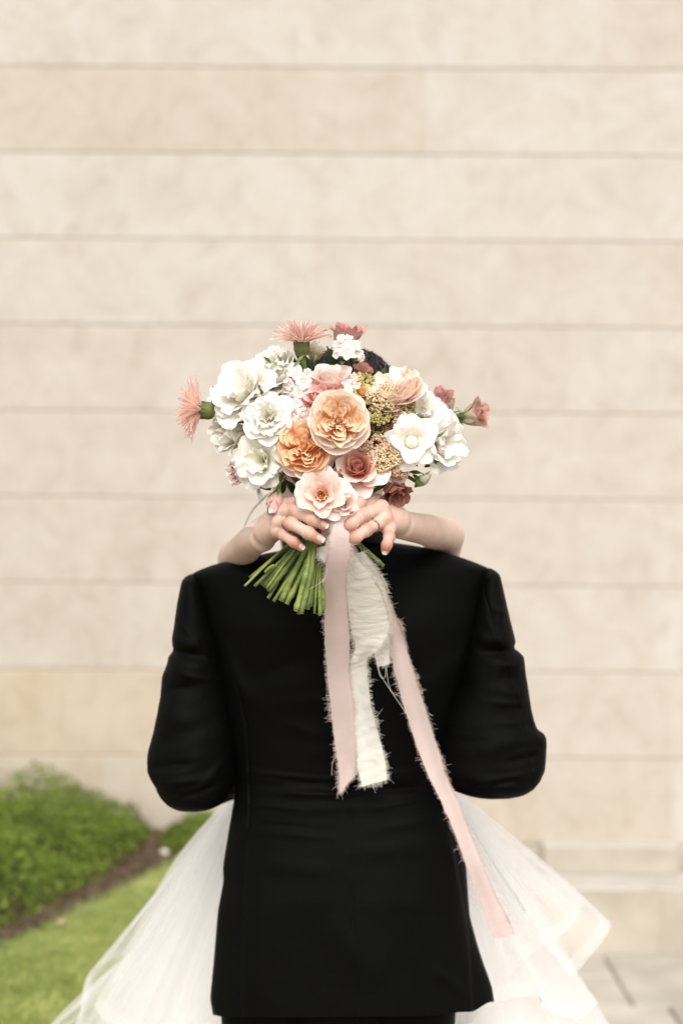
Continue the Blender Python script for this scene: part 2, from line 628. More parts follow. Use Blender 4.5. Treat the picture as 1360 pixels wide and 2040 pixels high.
# vertical joints read off the photograph, by course (x at the wall plane)
wx = lambda px: (px - 680) * WALL_Y / FPX
joints = {10: [25, 588, 872, 1190], 9: [-420, 300, 840, 1500], 8: [-300, 225, 475, 930, 1480], 7: [-500, 165, 815, 1290],
          6: [-250, 300, 980, 1128, 1700], 5: [-400, 150, 860, 1420], 4: [-220, 420, 1150, 1500],
          3: [-350, 240, 960, 1300], 2: [-60, 130, 900, 1340], 1: [-300, 210, 1075, 1342, 1900]}
tones = {(10, 0): .85, (10, 1): .72, (10, 2): .78, (10, 3): .74, (10, 4): .5, (9, 1): .38, (9, 2): .42, (9, 3): .78, (8, 1): .72, (8, 2): .68, (8, 3): .80, (8, 4): .72,
         (7, 1): .60, (7, 2): .66, (7, 3): .58, (7, 4): .5, (6, 1): .5, (6, 2): .52, (6, 3): .5, (6, 4): .66, (5, 1): .46, (5, 2): .5, (5, 3): .56, (4, 1): .46, (4, 2): .5, (4, 3): .60,
         (3, 0): .45, (3, 1): .42, (3, 2): .55, (3, 3): .6, (2, 0): .20, (2, 1): .10, (2, 2): .18, (2, 3): .5, (2, 4): .55, (1, 0): .22, (1, 1): .2, (1, 2): .3, (1, 3): .4}
for c in range(1, 14):
    z0, z1 = c * COURSE, (c + 1) * COURSE
    js = [wx(p) for p in joints.get(c, [])]
    if not js:
        js = [r_.uniform(-1.2, -0.6)]
        while js[-1] < 0.9:
            js.append(js[-1] + r_.uniform(0.7, 1.25))
    left, right = [], []
    a = js[0]
    while a > -4.0:
        a -= r_.uniform(0.7, 1.3); left.insert(0, a)
    a = js[-1]
    while a < 4.0:
        a += r_.uniform(0.7, 1.3); right.append(a)
    allj = left + js + right
    for k, (a, b) in enumerate(zip(allj[:-1], allj[1:])):
        kk = k - len(left) + 1          # index of the block counted from the first measured joint
        proud = r_.uniform(0, 0.001)
        y0 = WALL_Y - proud
        h = 0.0032
        v, f = block_geo(a + 0.0001, b - 0.0001, y0, WALL_Y + 0.12, z0 + h, z1 - h, 0.0025, .0001)
        o = mesh_obj('stone_block', v, f, M['stone'], wall, smooth=False)
        o['tone'] = tones.get((c, kk), r_.uniform(.4, .8))
# stepped base: a low band of stones and a deeper plinth with a ledge
for a, b, yf, zt in [(-2.4, -1.2, 5.28, .322), (-1.2, -0.1, 5.285, .322), (-0.1, wx(1080), 5.262, .324), (wx(1080), wx(1342), 5.232, .327), (wx(1342), 2.1, 5.288, .322), (2.1, 3.4, 5.285, .322)]:
    v, f = block_geo(a + .0003, b - .0003, yf, WALL_Y + .008, 0.2348, zt, 0.004, .0003)
    o = mesh_obj('stone_block', v, f, M['base_stone'], wall, smooth=False)
    o['tone'] = 0.45
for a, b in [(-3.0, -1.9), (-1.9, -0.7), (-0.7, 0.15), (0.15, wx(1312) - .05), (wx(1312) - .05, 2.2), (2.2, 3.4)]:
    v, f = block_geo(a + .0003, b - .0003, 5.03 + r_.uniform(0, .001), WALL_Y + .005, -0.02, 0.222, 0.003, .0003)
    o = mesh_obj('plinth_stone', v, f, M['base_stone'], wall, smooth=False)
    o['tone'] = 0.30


for a, b in [(-3.0, -0.6), (-0.6, 0.75), (0.75, 2.05), (2.05, 3.4)]:      # added pale strips: light on the plinth's ledge put into their colour
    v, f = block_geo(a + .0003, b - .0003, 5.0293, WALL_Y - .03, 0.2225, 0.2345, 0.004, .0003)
    o = mesh_obj('lit_ledge_strip', v, f, M['stone'], wall, smooth=False)
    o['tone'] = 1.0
v, f = block_geo(wx(1080), wx(1342), 5.2315, WALL_Y + .003, 0.3273, 0.3375, 0.004, .0003)  # added strip too, painting the bright lit top of the proud band stone
mesh_obj('lit_ledge_strip', v, f, M['stone'], wall, smooth=False)['tone'] = 1.0


# ---------------------------------------------------------------- raised lawn and soil bed on the left
def lawn_h(x, y):
    xe = -0.12 - 0.5 * np.clip((4.3 - y) / 1.5, 0, 1.4)
    return 0.385 * smoothstep((xe - x) / 0.34) - 0.02


def bed_side(x, y):
    """> 0 on the soil side of the bed's edge, metres."""
    edge = np.interp(y, [2.6, 3.2, 3.75, 4.3, 4.9, 5.3], [-1.85, -1.33, -0.99, -0.77, -0.545, -0.48])
    return edge - x


nx, ny = 150, 150
X, Y = np.meshgrid(np.linspace(-5.0, 0.25, nx), np.linspace(1.9, 5.33, ny))
Z = lawn_h(X, Y) + 0.006 * vnoise(np.stack([X, Y, X * 0], -1), 4, 3, 9)
sbd = bed_side(X, Y)
Zl = np.where(sbd > 0.0, Z - 0.05 * smoothstep(sbd / 0.03), Z)
lawn = mesh_obj('lawn', np.stack([X, Y, Zl], -1).reshape(-1, 3), grid_faces(ny, nx), M['turf'])
tag(lawn, 'sloping green lawn beside the planted bed', kind='structure')
nx, ny = 220, 200
X, Y = np.meshgrid(np.linspace(-3.6, -0.30, nx), np.linspace(2.6, 5.325, ny))
sbd = bed_side(X, Y)
nz = vnoise(np.stack([X, Y, X * 0], -1), 5, 4, 30)
Zs = lawn_h(X, Y) - 0.012 + 0.010 * nz + 0.02 * smoothstep(sbd / .2)
Zs = np.where(sbd > 0.0, Zs, Zs - 0.08)
soil = mesh_obj('soil_bed', np.stack([X, Y, Zs], -1).reshape(-1, 3), grid_faces(ny, nx), M['soil'])
tag(soil, 'strip of dark brown soil between lawn and shrub', kind='structure')


def leaf_cards(pos, nrm, size, seed, aspect=0.45, droop=0.3):
    """Small folded leaves (2 quads each) at pos, facing about nrm."""
    r = np.random.default_rng(seed)
    n = len(pos)
    d = r.normal(size=(n, 3)); d -= nrm * (d * nrm).sum(1)[:, None] * 0.6
    d /= np.linalg.norm(d, axis=1)[:, None]
    s = np.cross(d, nrm + r.normal(size=(n, 3)) * 0.4)
    s /= np.linalg.norm(s, axis=1)[:, None] + 1e-9
    up = np.cross(s, d)
    ln = (size * r.uniform(0.6, 1.35, n))[:, None]
    w = ln * aspect
    b = pos
    mid = pos + d * ln * 0.5 + up * ln * 0.10
    tip = pos + d * ln - up * ln * droop * 0.3
    v = np.stack([b, mid + s * w * .5, tip, mid - s * w * .5], 1).reshape(-1, 3)
    f = np.arange(4 * n).reshape(n, 4)
    uv = np.tile(np.array([[.5, 0.05], [1, .5], [.5, .95], [0, .5]]), (n, 1))
    uv[:, 1] = np.clip(uv[:, 1] * np.repeat(r.uniform(.5, 1.25, n), 4), 0, 1)
    return v, f, uv


def shrub(name, label, fn, box, n, size, seed, stems):
    """Mounded ground-cover shrub: height field fn(x,y) of foliage above the bed."""
    r = np.random.default_rng(seed)
    x = r.uniform(box[0], box[1], n * 3); y = r.uniform(box[2], box[3], n * 3)
    h = fn(x, y)
    ok = h > 0.012
    x, y, h = x[ok][:n], y[ok][:n], h[ok][:n]
    e = 0.02
    gx = (fn(x + e, y) - fn(x - e, y)) / (2 * e); gy = (fn(x, y + e) - fn(x, y - e)) / (2 * e)
    nr = np.stack([-gx, -gy, np.ones_like(gx)], -1); nr /= np.linalg.norm(nr, axis=1)[:, None]
    p3 = np.stack([x, y, h], -1)
    lump = vnoise(p3, seed + 1, 3, 13)
    depth = r.power(2.4, len(x))
    keep = (lump > -0.50) | (depth < 0.75)
    zz = lawn_h(x, y) + h * depth + 0.042 * lump * depth + r.exponential(0.004, len(x)) * (depth > .9)
    pos = np.stack([x, y, zz], -1)[keep]
    nr = nr[keep]
    root = empty(name, (float(x.mean()), float(y.mean()), float(lawn_h(x.mean(), y.mean()))))
    tag(root, label, 'shrub')
    v, f, uv = leaf_cards(pos, nr, size, seed + 2, 0.36)
    mesh_obj('crown', v, f, M['leaf_shrub'], root, uvs=uv, smooth=False)
    rr = random.Random(seed)
    geos = []
    for _ in range(stems):
        i = rr.randrange(len(x))
        bx, by = x[i] + rr.uniform(-.1, .1), y[i] + rr.uniform(-.1, .1)
        b0 = np.array([bx, by, lawn_h(bx, by) - .02])
        t0 = np.array([x[i], y[i], lawn_h(x[i], y[i]) + h[i] * .9])
        geos.append(tube_geo(catmull([b0, (b0 + t0) / 2 + [rr.uniform(-.03, .03), rr.uniform(-.03, .03), .02], t0], 6), [.005, .0045, .004, .003, .002, .0015], 5))
    v, f = merge(geos)
    mesh_obj('stem', v, f, M['twig'], root)['kind'] = 'stuff'
    return root


def mound_a(x, y):
    s = bed_side(x, y) - np.interp(y, [3.6, 4.0, 4.4, 4.9, 5.3], [.09, .09, .10, .16, .20])
    back = smoothstep((5.30 - y) / 0.10)
    h = 0.285 * np.sqrt(np.clip(s / 0.42, 0, 1)) * back
    h = h * (0.95 + 0.05 * np.sin(x * 9 + 1) * np.cos(y * 7) + 0.06 * np.sin(x * 21 + y * 13))
    return np.where(s > 0, h, 0)


shrub('shrub', 'broad bright green feathery shrub mounded over the soil against the wall', mound_a, (-2.6, -0.6, 3.3, 5.28), 64000, 0.023, 11, 60)


def mound_b(x, y):
    rr = ((x + 0.515) / 0.13) ** 2 + ((y - 5.12) / 0.16) ** 2
    return np.where(rr < 1, 0.085 * np.sqrt(np.clip(1 - rr, 0, 1)), 0)


shrub('shrub', 'small low green shrub at the foot of the wall right of the big shrub', mound_b, (-0.7, -0.35, 4.9, 5.3), 2600, 0.018, 31, 8)

# grass on the lawn that the photograph sees
r = np.random.default_rng(21)
n = 60000
gx_, gy_ = r.uniform(-2.2, -0.1, n), r.uniform(2.3, 5.25, n)
ok = (bed_side(gx_, gy_) < 0.012 + 0.01 * r.normal(size=n)) & (gx_ > -0.28 * gy_ - .05)
gx_, gy_ = gx_[ok], gy_[ok]
n = len(gx_)
gz = lawn_h(gx_, gy_) - 0.004
hh = r.uniform(0.014, 0.034, n) * (1 + .35 * vnoise(np.stack([gx_, gy_, gx_ * 0], -1), 6, 2, 14))
an = r.uniform(0, 2 * PI, n)
wd = r.uniform(0.0012, 0.0024, n)
lean = r.normal(size=(n, 2)) * 0.5
b0 = np.stack([gx_ - np.cos(an) * wd, gy_ - np.sin(an) * wd, gz], -1)
b1 = np.stack([gx_ + np.cos(an) * wd, gy_ + np.sin(an) * wd, gz], -1)
tp = np.stack([gx_ + lean[:, 0] * hh, gy_ + lean[:, 1] * hh, gz + hh], -1)
v = np.stack([b0, b1, tp], 1).reshape(-1, 3)
uv = np.tile(np.array([[0, .1], [1, .1], [.5, .9]]), (n, 1))
uv[:, 1] = np.clip(uv[:, 1] + np.repeat(.25 * vnoise(np.stack([gx_, gy_, gx_ * 0], -1), 9, 2, 7), 3), 0, 1)
go = mesh_obj('grass', v, np.arange(3 * n).reshape(n, 3), M['blade'], uvs=uv, smooth=False)
tag(go, 'short green grass blades covering the lawn', 'grass', kind='stuff')

# two stones in the soil
def pebble(loc, size, mat, label, seed):
    bm = bmesh.new()
    bmesh.ops.create_icosphere(bm, subdivisions=3, radius=1.0)
    me = bpy.data.meshes.new('pebble')
    for vtx in bm.verts:
        q = np.array(vtx.co)
        k = 1 + 0.16 * float(vnoise(q, seed, 2, 2.2))
        vtx.co = Vector(q * k * np.array([1.2, .9, .7]) * size)
    bm.to_mesh(me); bm.free()
    for p in me.polygons: p.use_smooth = True
    me.materials.append(mat)
    o = bpy.data.objects.new('pebble', me)
    o.location = loc
    link(o)
    tag(o, label, 'pebble')


def on_bed(px, py):
    d = 3.0
    for _ in range(40):
        q = P(px, py, d)
        d += (q[2] - float(lawn_h(q[0], q[1])) - 0.01) * 2.0
    return P(px, py, d)


pebble(on_bed(328, 1697), 0.012, M['pebble'], 'small white pebble on the soil beside the small low shrub', 3)
pebble(on_bed(122, 1836), 0.010, M['pebble_pink'], 'small pinkish pebble on the soil near the lawn edge', 5)

# ================================================================== PEOPLE
class Field:
    """Signed-distance body: tapered limbs and ellipsoids blended smoothly, turned into one continuous mesh."""
    def __init__(s, xs, ys, zs):
        s.ax = [np.asarray(a, np.float32) for a in (xs, ys, zs)]
        s.F = np.full([len(a) for a in s.ax], 0.5, np.float32)

    def box(s, lo, hi, m):
        sl = []
        for a, l, h in zip(s.ax, lo, hi):
            i0 = max(int(np.searchsorted(a, l - m)) - 1, 0)
            i1 = min(int(np.searchsorted(a, h + m)) + 1, len(a))
            sl.append(slice(i0, i1))
        return tuple(sl)

    def dist(s, sl, pr):
        x = s.ax[0][sl[0]][:, None, None]; y = s.ax[1][sl[1]][None, :, None]; z = s.ax[2][sl[2]][None, None, :]
        if pr[0] == 'cap':
            _, a, b, ra, rb = pr
            ab = np.asarray(b, np.float32) - np.asarray(a, np.float32)
            l2 = float(ab @ ab) + 1e-12
            px, py, pz = x - a[0], y - a[1], z - a[2]
            t = np.clip((px * ab[0] + py * ab[1] + pz * ab[2]) / l2, 0, 1)
            return np.sqrt((px - t * ab[0]) ** 2 + (py - t * ab[1]) ** 2 + (pz - t * ab[2]) ** 2) - (ra + t * (rb - ra))
        _, c, r = pr
        px, py, pz = x - c[0], y - c[1], z - c[2]
        k0 = np.sqrt((px / r[0]) ** 2 + (py / r[1]) ** 2 + (pz / r[2]) ** 2)
        k1 = np.sqrt((px / r[0] ** 2) ** 2 + (py / r[1] ** 2) ** 2 + (pz / r[2] ** 2) ** 2) + 1e-6
        return k0 * (k0 - 1) / k1

    def bounds(s, pr):
        if pr[0] == 'cap':
            a, b = np.asarray(pr[1]), np.asarray(pr[2]); m = max(pr[3], pr[4])
            return np.minimum(a, b) - m, np.maximum(a, b) + m
        c, r = np.asarray(pr[1]), np.asarray(pr[2])
        return c - r, c + r

    @staticmethod
    def smin(a, b, k):
        h = np.maximum(k - np.abs(a - b), 0)
        return np.minimum(a, b) - h * h / (4 * k)

    def add(s, pr, k=0.01, G=None, cut=False):
        G = s.F if G is None else G
        lo, hi = s.bounds(pr)
        sl = s.box(lo, hi, k + 0.02)
        d = s.dist(sl, pr).astype(np.float32)
        if cut:
            G[sl] = -s.smin(-G[sl], d, k)
        else:
            G[sl] = s.smin(G[sl], d, k)

    def chain(s, pts, rs, k=0.0025, G=None, bump=1.0):
        for i in range(len(pts) - 1):
            s.add(('cap', pts[i], pts[i + 1], rs[i], rs[i + 1]), k, G)

    def mesh(s):
        F, (xs, ys, zs) = s.F, s.ax
        I = F < 0
        cnt = np.zeros([n - 1 for n in F.shape], np.uint8)
        for dx in (0, 1):
            for dy in (0, 1):
                for dz in (0, 1):
                    cnt += I[dx:F.shape[0] - 1 + dx, dy:F.shape[1] - 1 + dy, dz:F.shape[2] - 1 + dz]
        act = (cnt > 0) & (cnt < 8)
        ii, jj, kk = np.nonzero(act)
        idx = np.full(act.shape, -1, np.int64)
        idx[ii, jj, kk] = np.arange(len(ii))
        cs = [(a, b, c) for a in (0, 1) for b in (0, 1) for c in (0, 1)]
        f = {c: F[ii + c[0], jj + c[1], kk + c[2]] for c in cs}
        p = {c: np.stack([xs[ii + c[0]], ys[jj + c[1]], zs[kk + c[2]]], -1) for c in cs}
        acc = np.zeros((len(ii), 3)); num = np.zeros(len(ii))
        for a in cs:
            for ax in range(3):
                if a[ax] == 0:
                    b = list(a); b[ax] = 1; b = tuple(b)
                    m = (f[a] < 0) != (f[b] < 0)
                    t = np.where(m, f[a] / np.where(m, f[a] - f[b], 1), 0)
                    acc += np.where(m[:, None], p[a] + (p[b] - p[a]) * t[:, None], 0)
                    num += m
        verts = acc / num[:, None]
        quads = []
        for ax in range(3):
            sh = [slice(1, n - 1) for n in F.shape]
            s0, s1 = list(sh), list(sh)
            s0[ax] = slice(0, F.shape[ax] - 1); s1[ax] = slice(1, F.shape[ax])
            A, B = I[tuple(s0)], I[tuple(s1)]
            e = np.nonzero(A != B)
            inside = A[e]
            o = [e[0] + (0 if ax == 0 else 1), e[1] + (0 if ax == 1 else 1), e[2] + (0 if ax == 2 else 1)]
            u, w = [(1, 2), (2, 0), (0, 1)][ax]

            def cell(du, dw):
                q = [o[0].copy(), o[1].copy(), o[2].copy()]
                q[u] -= du; q[w] -= dw
                return idx[q[0], q[1], q[2]]
            q = np.stack([cell(1, 1), cell(0, 1), cell(0, 0), cell(1, 0)], -1)
            q[~inside] = q[~inside][:, ::-1]
            quads.append(q)
        q = np.vstack(quads)
        q = q[(q >= 0).all(1)]
        return verts, q


def axis(*segs):
    """Axis samples: (start, end, step) segments in order."""
    out = [segs[0][0]]
    for a, b, st in segs:
        n = max(int(round((b - a) / st)), 1)
        out += list(np.linspace(a, b, n + 1)[1:])
    return np.array(out)


def face(F, hc, hr, fy):
    """Skull, jaw, nose, brow, eye sockets, lips and ears; fy = +1 looks along +Y, -1 along -Y."""
    x, y, z = hc
    F.add(('ell', hc, hr), .01)
    F.add(('ell', (x, y + fy * .028, z - .055), (hr[0] * .80, .070, .062)), .03)
    F.add(('ell', (x, y + fy * .072, z - .098), (.024, .022, .018)), .025)
    F.add(('cap', (x, y + fy * .088, z + .002), (x, y + fy * .112, z - .036), .009, .0135), .012)
    F.add(('cap', (x - .035, y + fy * .082, z + .020), (x + .035, y + fy * .082, z + .020), .011, .011), .015)
    for s in (-1, 1):
        F.add(('ell', (x + s * .032, y + fy * .102, z - .002), (.017, .014, .011)), .010, cut=True)
        F.add(('ell', (x + s * .040, y + fy * .066, z - .035), (.024, .026, .022)), .02)
        F.add(('ell', (x + s * (hr[0] + .002), y - fy * .008, z - .018), (.008, .018, .031)), .006)
    F.add(('cap', (x - .019, y + fy * .093, z - .062), (x + .019, y + fy * .093, z - .062), .0065, .0065), .008)
    F.add(('cap', (x - .016, y + fy * .092, z - .073), (x + .016, y + fy * .092, z - .073), .0075, .0075), .008)


def eyes(hc, fy, parent):
    geos = []
    for s in (-1, 1):
        c = np.array([hc[0] + s * .032, hc[1] + fy * .083, hc[2] - .002])
        geos.append(tube_geo(np.array([c + [0, -.011, 0], c + [0, -.008, 0], c, c + [0, .008, 0], c + [0, .011, 0]]), [.002, .008, .0115, .008, .002], 10))
        o = mesh_obj('eye', *geos[-1], M['eye'], parent)


def hair_geo(hc, hr, fy, n, length, seed, fall, rr=.0011, off=.006):
    """Strands rooted on the scalp, combed down and back."""
    r = random.Random(seed)
    geos = []
    for _ in range(n):
        th = r.uniform(0, 2 * PI); ph = math.acos(r.uniform(-.35, 1))
        d = np.array([math.sin(ph) * math.cos(th), math.sin(ph) * math.sin(th), math.cos(ph)])
        if d[1] * fy > 0.35 and d[2] < 0.55:
            continue
        root = np.array(hc) + d * (np.array(hr) + off)
        tang = np.array([d[0] * .6, d[1] * .8 - fy * .45, -0.35 - .5 * (1 - d[2])])
        tang -= d * tang.dot(d) * .85
        tang /= np.linalg.norm(tang) + 1e-9
        ln = length * r.uniform(.6, 1.2)
        pts = []
        for t in np.linspace(0, 1, 6):
            q = root + tang * ln * t * .55 + d * .012 * math.sin(t * PI * .8) + np.array([0, 0, -1]) * fall * ln * t * t
            pts.append(q + np.array([r.uniform(-1, 1), r.uniform(-1, 1), r.uniform(-1, 1)]) * .002)
        geos.append(tube_geo(np.array(pts), np.array([1, 1.1, 1, .9, .7, .2]) * rr, 4, cap=False))
    return merge(geos)


def cap_geo(hc, hr, fy, off, seed):
    """Hair mass over the skull: an uneven shell that leaves the face free."""
    nv, nu = 40, 60
    th = np.linspace(0, PI, nv)[:, None] * np.ones((1, nu))
    ph = np.ones((nv, 1)) * np.linspace(0, 2 * PI, nu, endpoint=False)[None]
    d = np.stack([np.sin(th) * np.cos(ph), np.sin(th) * np.sin(ph), np.cos(th)], -1)
    facing = d[..., 1] * fy
    inward = smoothstep((facing - .25) / .3) * smoothstep((.62 - d[..., 2]) / .25) + smoothstep((-.55 - d[..., 2]) / .2)
    k = off + .004 * vnoise(d, seed, 3, 9) - .03 * np.clip(inward, 0, 1)
    v = np.array(hc) + d * (np.array(hr)[None, None] + k[..., None])
    return v.reshape(-1, 3), grid_faces(nv, nu, True)


# ------------------------------------------------------------------ the bride: arms round the groom's neck, hands on the stems
def p(px, py, d):
    return tuple(float(c) for c in P(px, py, d))


B_HEAD = (P(612, 872, 2.52)[0], 2.52, 1.675)
B_HR = (.073, .090, .108)
F = Field(axis((-.235, -.215, .006), (-.215, .215, .0014), (.215, .245, .006)),
          axis((1.90, 1.925, .004), (1.925, 2.085, .0014), (2.085, 2.27, .0045), (2.27, 2.80, .012)),
          axis((.0, 1.40, .02), (1.40, 1.475, .006), (1.475, 1.60, .0014), (1.60, 1.81, .007)))
# trunk, legs, neck, head (the dress and the groom hide most of it)
bx = B_HEAD[0]
F.add(('ell', (0.0, 2.62, 1.26), (.155, .10, .17)), .03)
F.add(('ell', (0.0, 2.63, 1.05), (.125, .095, .14)), .06)
F.add(('ell', (0.0, 2.64, .88), (.165, .12, .14)), .06)
for s in (-1, 1):
    F.add(('cap', (s * .085, 2.64, .85), (s * .08, 2.63, .47), .085, .055), .04)
    F.add(('cap', (s * .08, 2.63, .47), (s * .075, 2.65, .08), .052, .034), .02)
    F.add(('cap', (s * .075, 2.66, .05), (s * .08, 2.54, .035), .034, .026), .02)
F.add(('cap', (0.0, 2.62, 1.38), (bx, 2.55, 1.60), .050, .046), .04)
face(F, B_HEAD, B_HR, -1)
F.add(('cap', (-.12, 2.60, 1.385), (.12, 2.60, 1.385), .052, .052), .05)
# image-left arm (her right)
shL, elL, wrL = (-.15, 2.58, 1.39), p(470, 1113, 2.335), p(523, 1073, 2.045)
F.add(('cap', shL, elL, .040, .0295), .02)
F.add(('cap', elL, p(499, 1080, 2.15), .0295, .0225), .003)
F.add(('cap', p(499, 1080, 2.15), wrL, .0225, .0190), .003)
# image-right arm (her left)
shR, elR, wrR = (.15, 2.58, 1.39), p(889, 1068, 2.335), p(800, 1046, 2.035)
F.add(('cap', shR, elR, .040, .029), .02)
F.add(('cap', elR, p(850, 1056, 2.14), .029, .0235), .003)
F.add(('cap', p(850, 1056, 2.14), wrR, .0235, .0205), .003)
handsF = np.full(F.F.shape, 0.5, np.float32)


def hand(wr, mcps, wr2, k=.010):
    """Palm: wrist block to each knuckle, blended into a thin paddle."""
    for q, r0, r1 in mcps:
        F.add(('cap', wr2, q, r0, r1), k)
    F.add(('cap', wr, wr2, .0188, .0170), .002)


def finger(pts, rs):
    G = np.full_like(F.F[:1, :1, :1], 0.5)
    lo = np.min(np.array(pts), 0) - .02; hi = np.max(np.array(pts), 0) + .02
    sl = F.box(lo, hi, .01)
    loc = np.full([s_.stop - s_.start for s_ in sl], .5, np.float32)
    for i in range(len(pts) - 1):
        d = F.dist(sl, ('cap', pts[i], pts[i + 1], rs[i], rs[i + 1])).astype(np.float32)
        loc = Field.smin(loc, d, .0035)
    for i in range(1, len(pts) - 1):      # knuckle
        d = F.dist(sl, ('ell', pts[i], (rs[i] * 1.07,) * 3)).astype(np.float32)
        loc = Field.smin(loc, d, .004)
    # neighbouring fingers touch but stay separate
    handsF[sl] = np.minimum(handsF[sl], loc)


def dorsum(D_, wr2):
    """Knuckles and the tendons that run back from them."""
    for nm in ('index', 'middle', 'ring', 'little'):
        m = np.array(D_[nm][0]); up = np.array([0, -.0035, .0015])
        F.add(('ell', tuple(m + up), (.0105, .0098, .0098)), .006)
        w = np.array(wr2) + (m - np.array(wr2)) * .25
        F.add(('cap', tuple(m + up * 1.6), tuple(w + up * 2.8), .0042, .0030), .006)


red = []        # knuckles and fingertips, a little pinker
nails = []
hand(wrL, [(p(566, 1006, 1.998), .016, .0105), (p(560, 1021, 1.988), .0165, .0105), (p(556, 1041, 1.985), .0165, .010), (p(553, 1059, 1.988), .015, .009)], p(534, 1056, 2.025))
LF = {'middle': [p(560, 1021, 1.986), p(590, 1019, 1.950), p(624, 1035, 1.936), p(645, 1047, 1.940)],
      'ring': [p(557, 1042, 1.983), p(580, 1043, 1.948), p(614, 1062, 1.935), p(637, 1075, 1.940)],
      'little': [p(553, 1060, 1.987), p(563, 1065, 1.958), p(585, 1080, 1.948), p(599, 1090, 1.952)],
      'index': [p(566, 1006, 1.996), p(602, 998, 1.958), p(634, 1012, 1.945), p(652, 1022, 1.950)],
      'thumb': [p(540, 1042, 2.032), p(572, 1016, 2.052), p(606, 1000, 2.060), p(632, 994, 2.056)]}
LR = {'middle': (.0100, .0088, .0082, .0074), 'ring': (.0096, .0084, .0079, .0071), 'little': (.0085, .0072, .0066, .0060), 'index': (.0100, .0088, .0082, .0074), 'thumb': (.014, .0115, .0105, .009)}
hand(wrR, [(p(747, 1000, 1.990), .0165, .0105), (p(758, 1012, 1.976), .0165, .0105), (p(765, 1033, 1.973), .0165, .010), (p(773, 1052, 1.978), .015, .009)], p(787, 1036, 2.012))
RF = {'index': [p(747, 1000, 1.990), p(716, 1002, 1.957), p(695, 1021, 1.946), p(684, 1034, 1.950)],
      'middle': [p(758, 1012, 1.975), p(718, 1029, 1.944), p(699, 1045, 1.938), p(685, 1056, 1.943)],
      'ring': [p(765, 1034, 1.972), p(729, 1056, 1.946), p(708, 1070, 1.939), p(692, 1079, 1.944)],
      'little': [p(773, 1052, 1.977), p(775, 1069, 1.957), p(770, 1086, 1.950), p(767, 1097, 1.953)],
      'thumb': [p(782, 1024, 2.020), p(745, 1004, 2.046), p(710, 992, 2.058), p(686, 990, 2.056)]}
dorsum(LF, p(534, 1056, 2.025))
dorsum(RF, p(787, 1036, 2.012))
lines = []
for D_, in ((LF,), (RF,)):
    for nm, pts in D_.items():
        finger(pts, LR[nm])
        if nm != 'thumb':
            red.append((pts[1], .007, .50)); red.append((pts[3], .009, .85)); red.append((pts[2], .005, .3)); red.append((pts[0], .008, .35))
            lines += [(pts[1], pts[0], pts[2]), (pts[2], pts[1], pts[3])]
        nails.append((D_ is LF, nm, pts))
F.F = Field.smin(F.F, handsF, .005)
del handsF
bv, bq = F.mesh()
tint = np.full(len(bv), .28)
for c, s_, a in red:
    d2 = ((bv - np.array(c)) ** 2).sum(1)
    tint += a * np.exp(-d2 / (2 * s_ * s_))
for c, a_, b_ in lines:          # skin folds over each finger joint
    ax_ = np.array(b_) - np.array(a_); ax_ /= np.linalg.norm(ax_)
    q_ = bv - np.array(c)
    s_ = q_ @ ax_
    near = (q_ ** 2).sum(1) < .0115 ** 2
    for off in (-.0028, .0, .0026):
        tint += np.where(near, .38 * np.exp(-((s_ - off) / .0008) ** 2), 0)
tint += .10 * vnoise(bv, 77, 3, 90) + .10 * vnoise(bv, 78, 2, 30)
tint = np.clip(tint + .12 * smoothstep((2.06 - bv[:, 1]) / .1), 0, 1)
# tendons and creases on the backs of the hands
bride = mesh_obj('person', bv, bq, M['skin'], tint=tint)
tag(bride, 'bride in white tulle gown, bare arms round the groom\'s neck, hands gripping the bouquet', 'person')
EYES_B = eyes(B_HEAD, -1, bride)


def nail_geo(tipp, prev, nrm, w, l):
    ax = np.array(tipp) - np.array(prev); ax /= np.linalg.norm(ax)
    n = np.array(nrm, float); n -= ax * n.dot(ax); n /= np.linalg.norm(n)
    s = np.cross(ax, n)
    nv, nu = 9, 9
    vs, mats = [], []
    for i in range(nv):
        t = i / (nv - 1)
        for j in range(nu):
            u = j / (nu - 1) * 2 - 1
            prof = (1 - (abs(2 * t - 1)) ** 4) ** .5 if t < .5 else 1 - .25 * ((t - .5) * 2) ** 3
            e = u * prof
            vs.append(np.array(tipp) + ax * (l * (t - .62)) + s * (w * .5 * e) + n * (.0078 * LSC * (math.sqrt(max(1 - (e * .72) ** 2, 0)) - .0) + .0004 - .0022 * max(0, t - .55)))
    fs = grid_faces(nv, nu)
    fm = [1 if (k // (nu - 1)) >= nv - 3 else 0 for k in range(len(fs))]
    return np.array(vs), fs, fm


for isL, nm, pts in nails:
    if nm in ('thumb',) or (nm == 'index'):
        continue
    LSC = LR[nm][3] / .0076
    nr = (-.15 if isL else .15, -.9, .42)
    if not isL and nm == 'little':
        nr = (.05, -1, .15)
    w = LR[nm][3] * 1.25
    v, f, fm = nail_geo(pts[3], pts[2], nr, w, LR[nm][3] * 1.75)
    mesh_obj('fingernail', v, f, [M['nail'], M['nail_tip']], bride, fmat=fm)


def ring_geo(c, ax, R, rr):
    ax = np.array(ax, float); ax /= np.linalg.norm(ax)
    a = np.cross(ax, [0, 0, 1.0]); a /= np.linalg.norm(a)
    b = np.cross(ax, a)
    t = np.linspace(0, 2 * PI, 49)
    pts = np.array(c) + R * (np.cos(t)[:, None] * a + np.sin(t)[:, None] * b)
    return tube_geo(pts, rr, 8, cap=False)


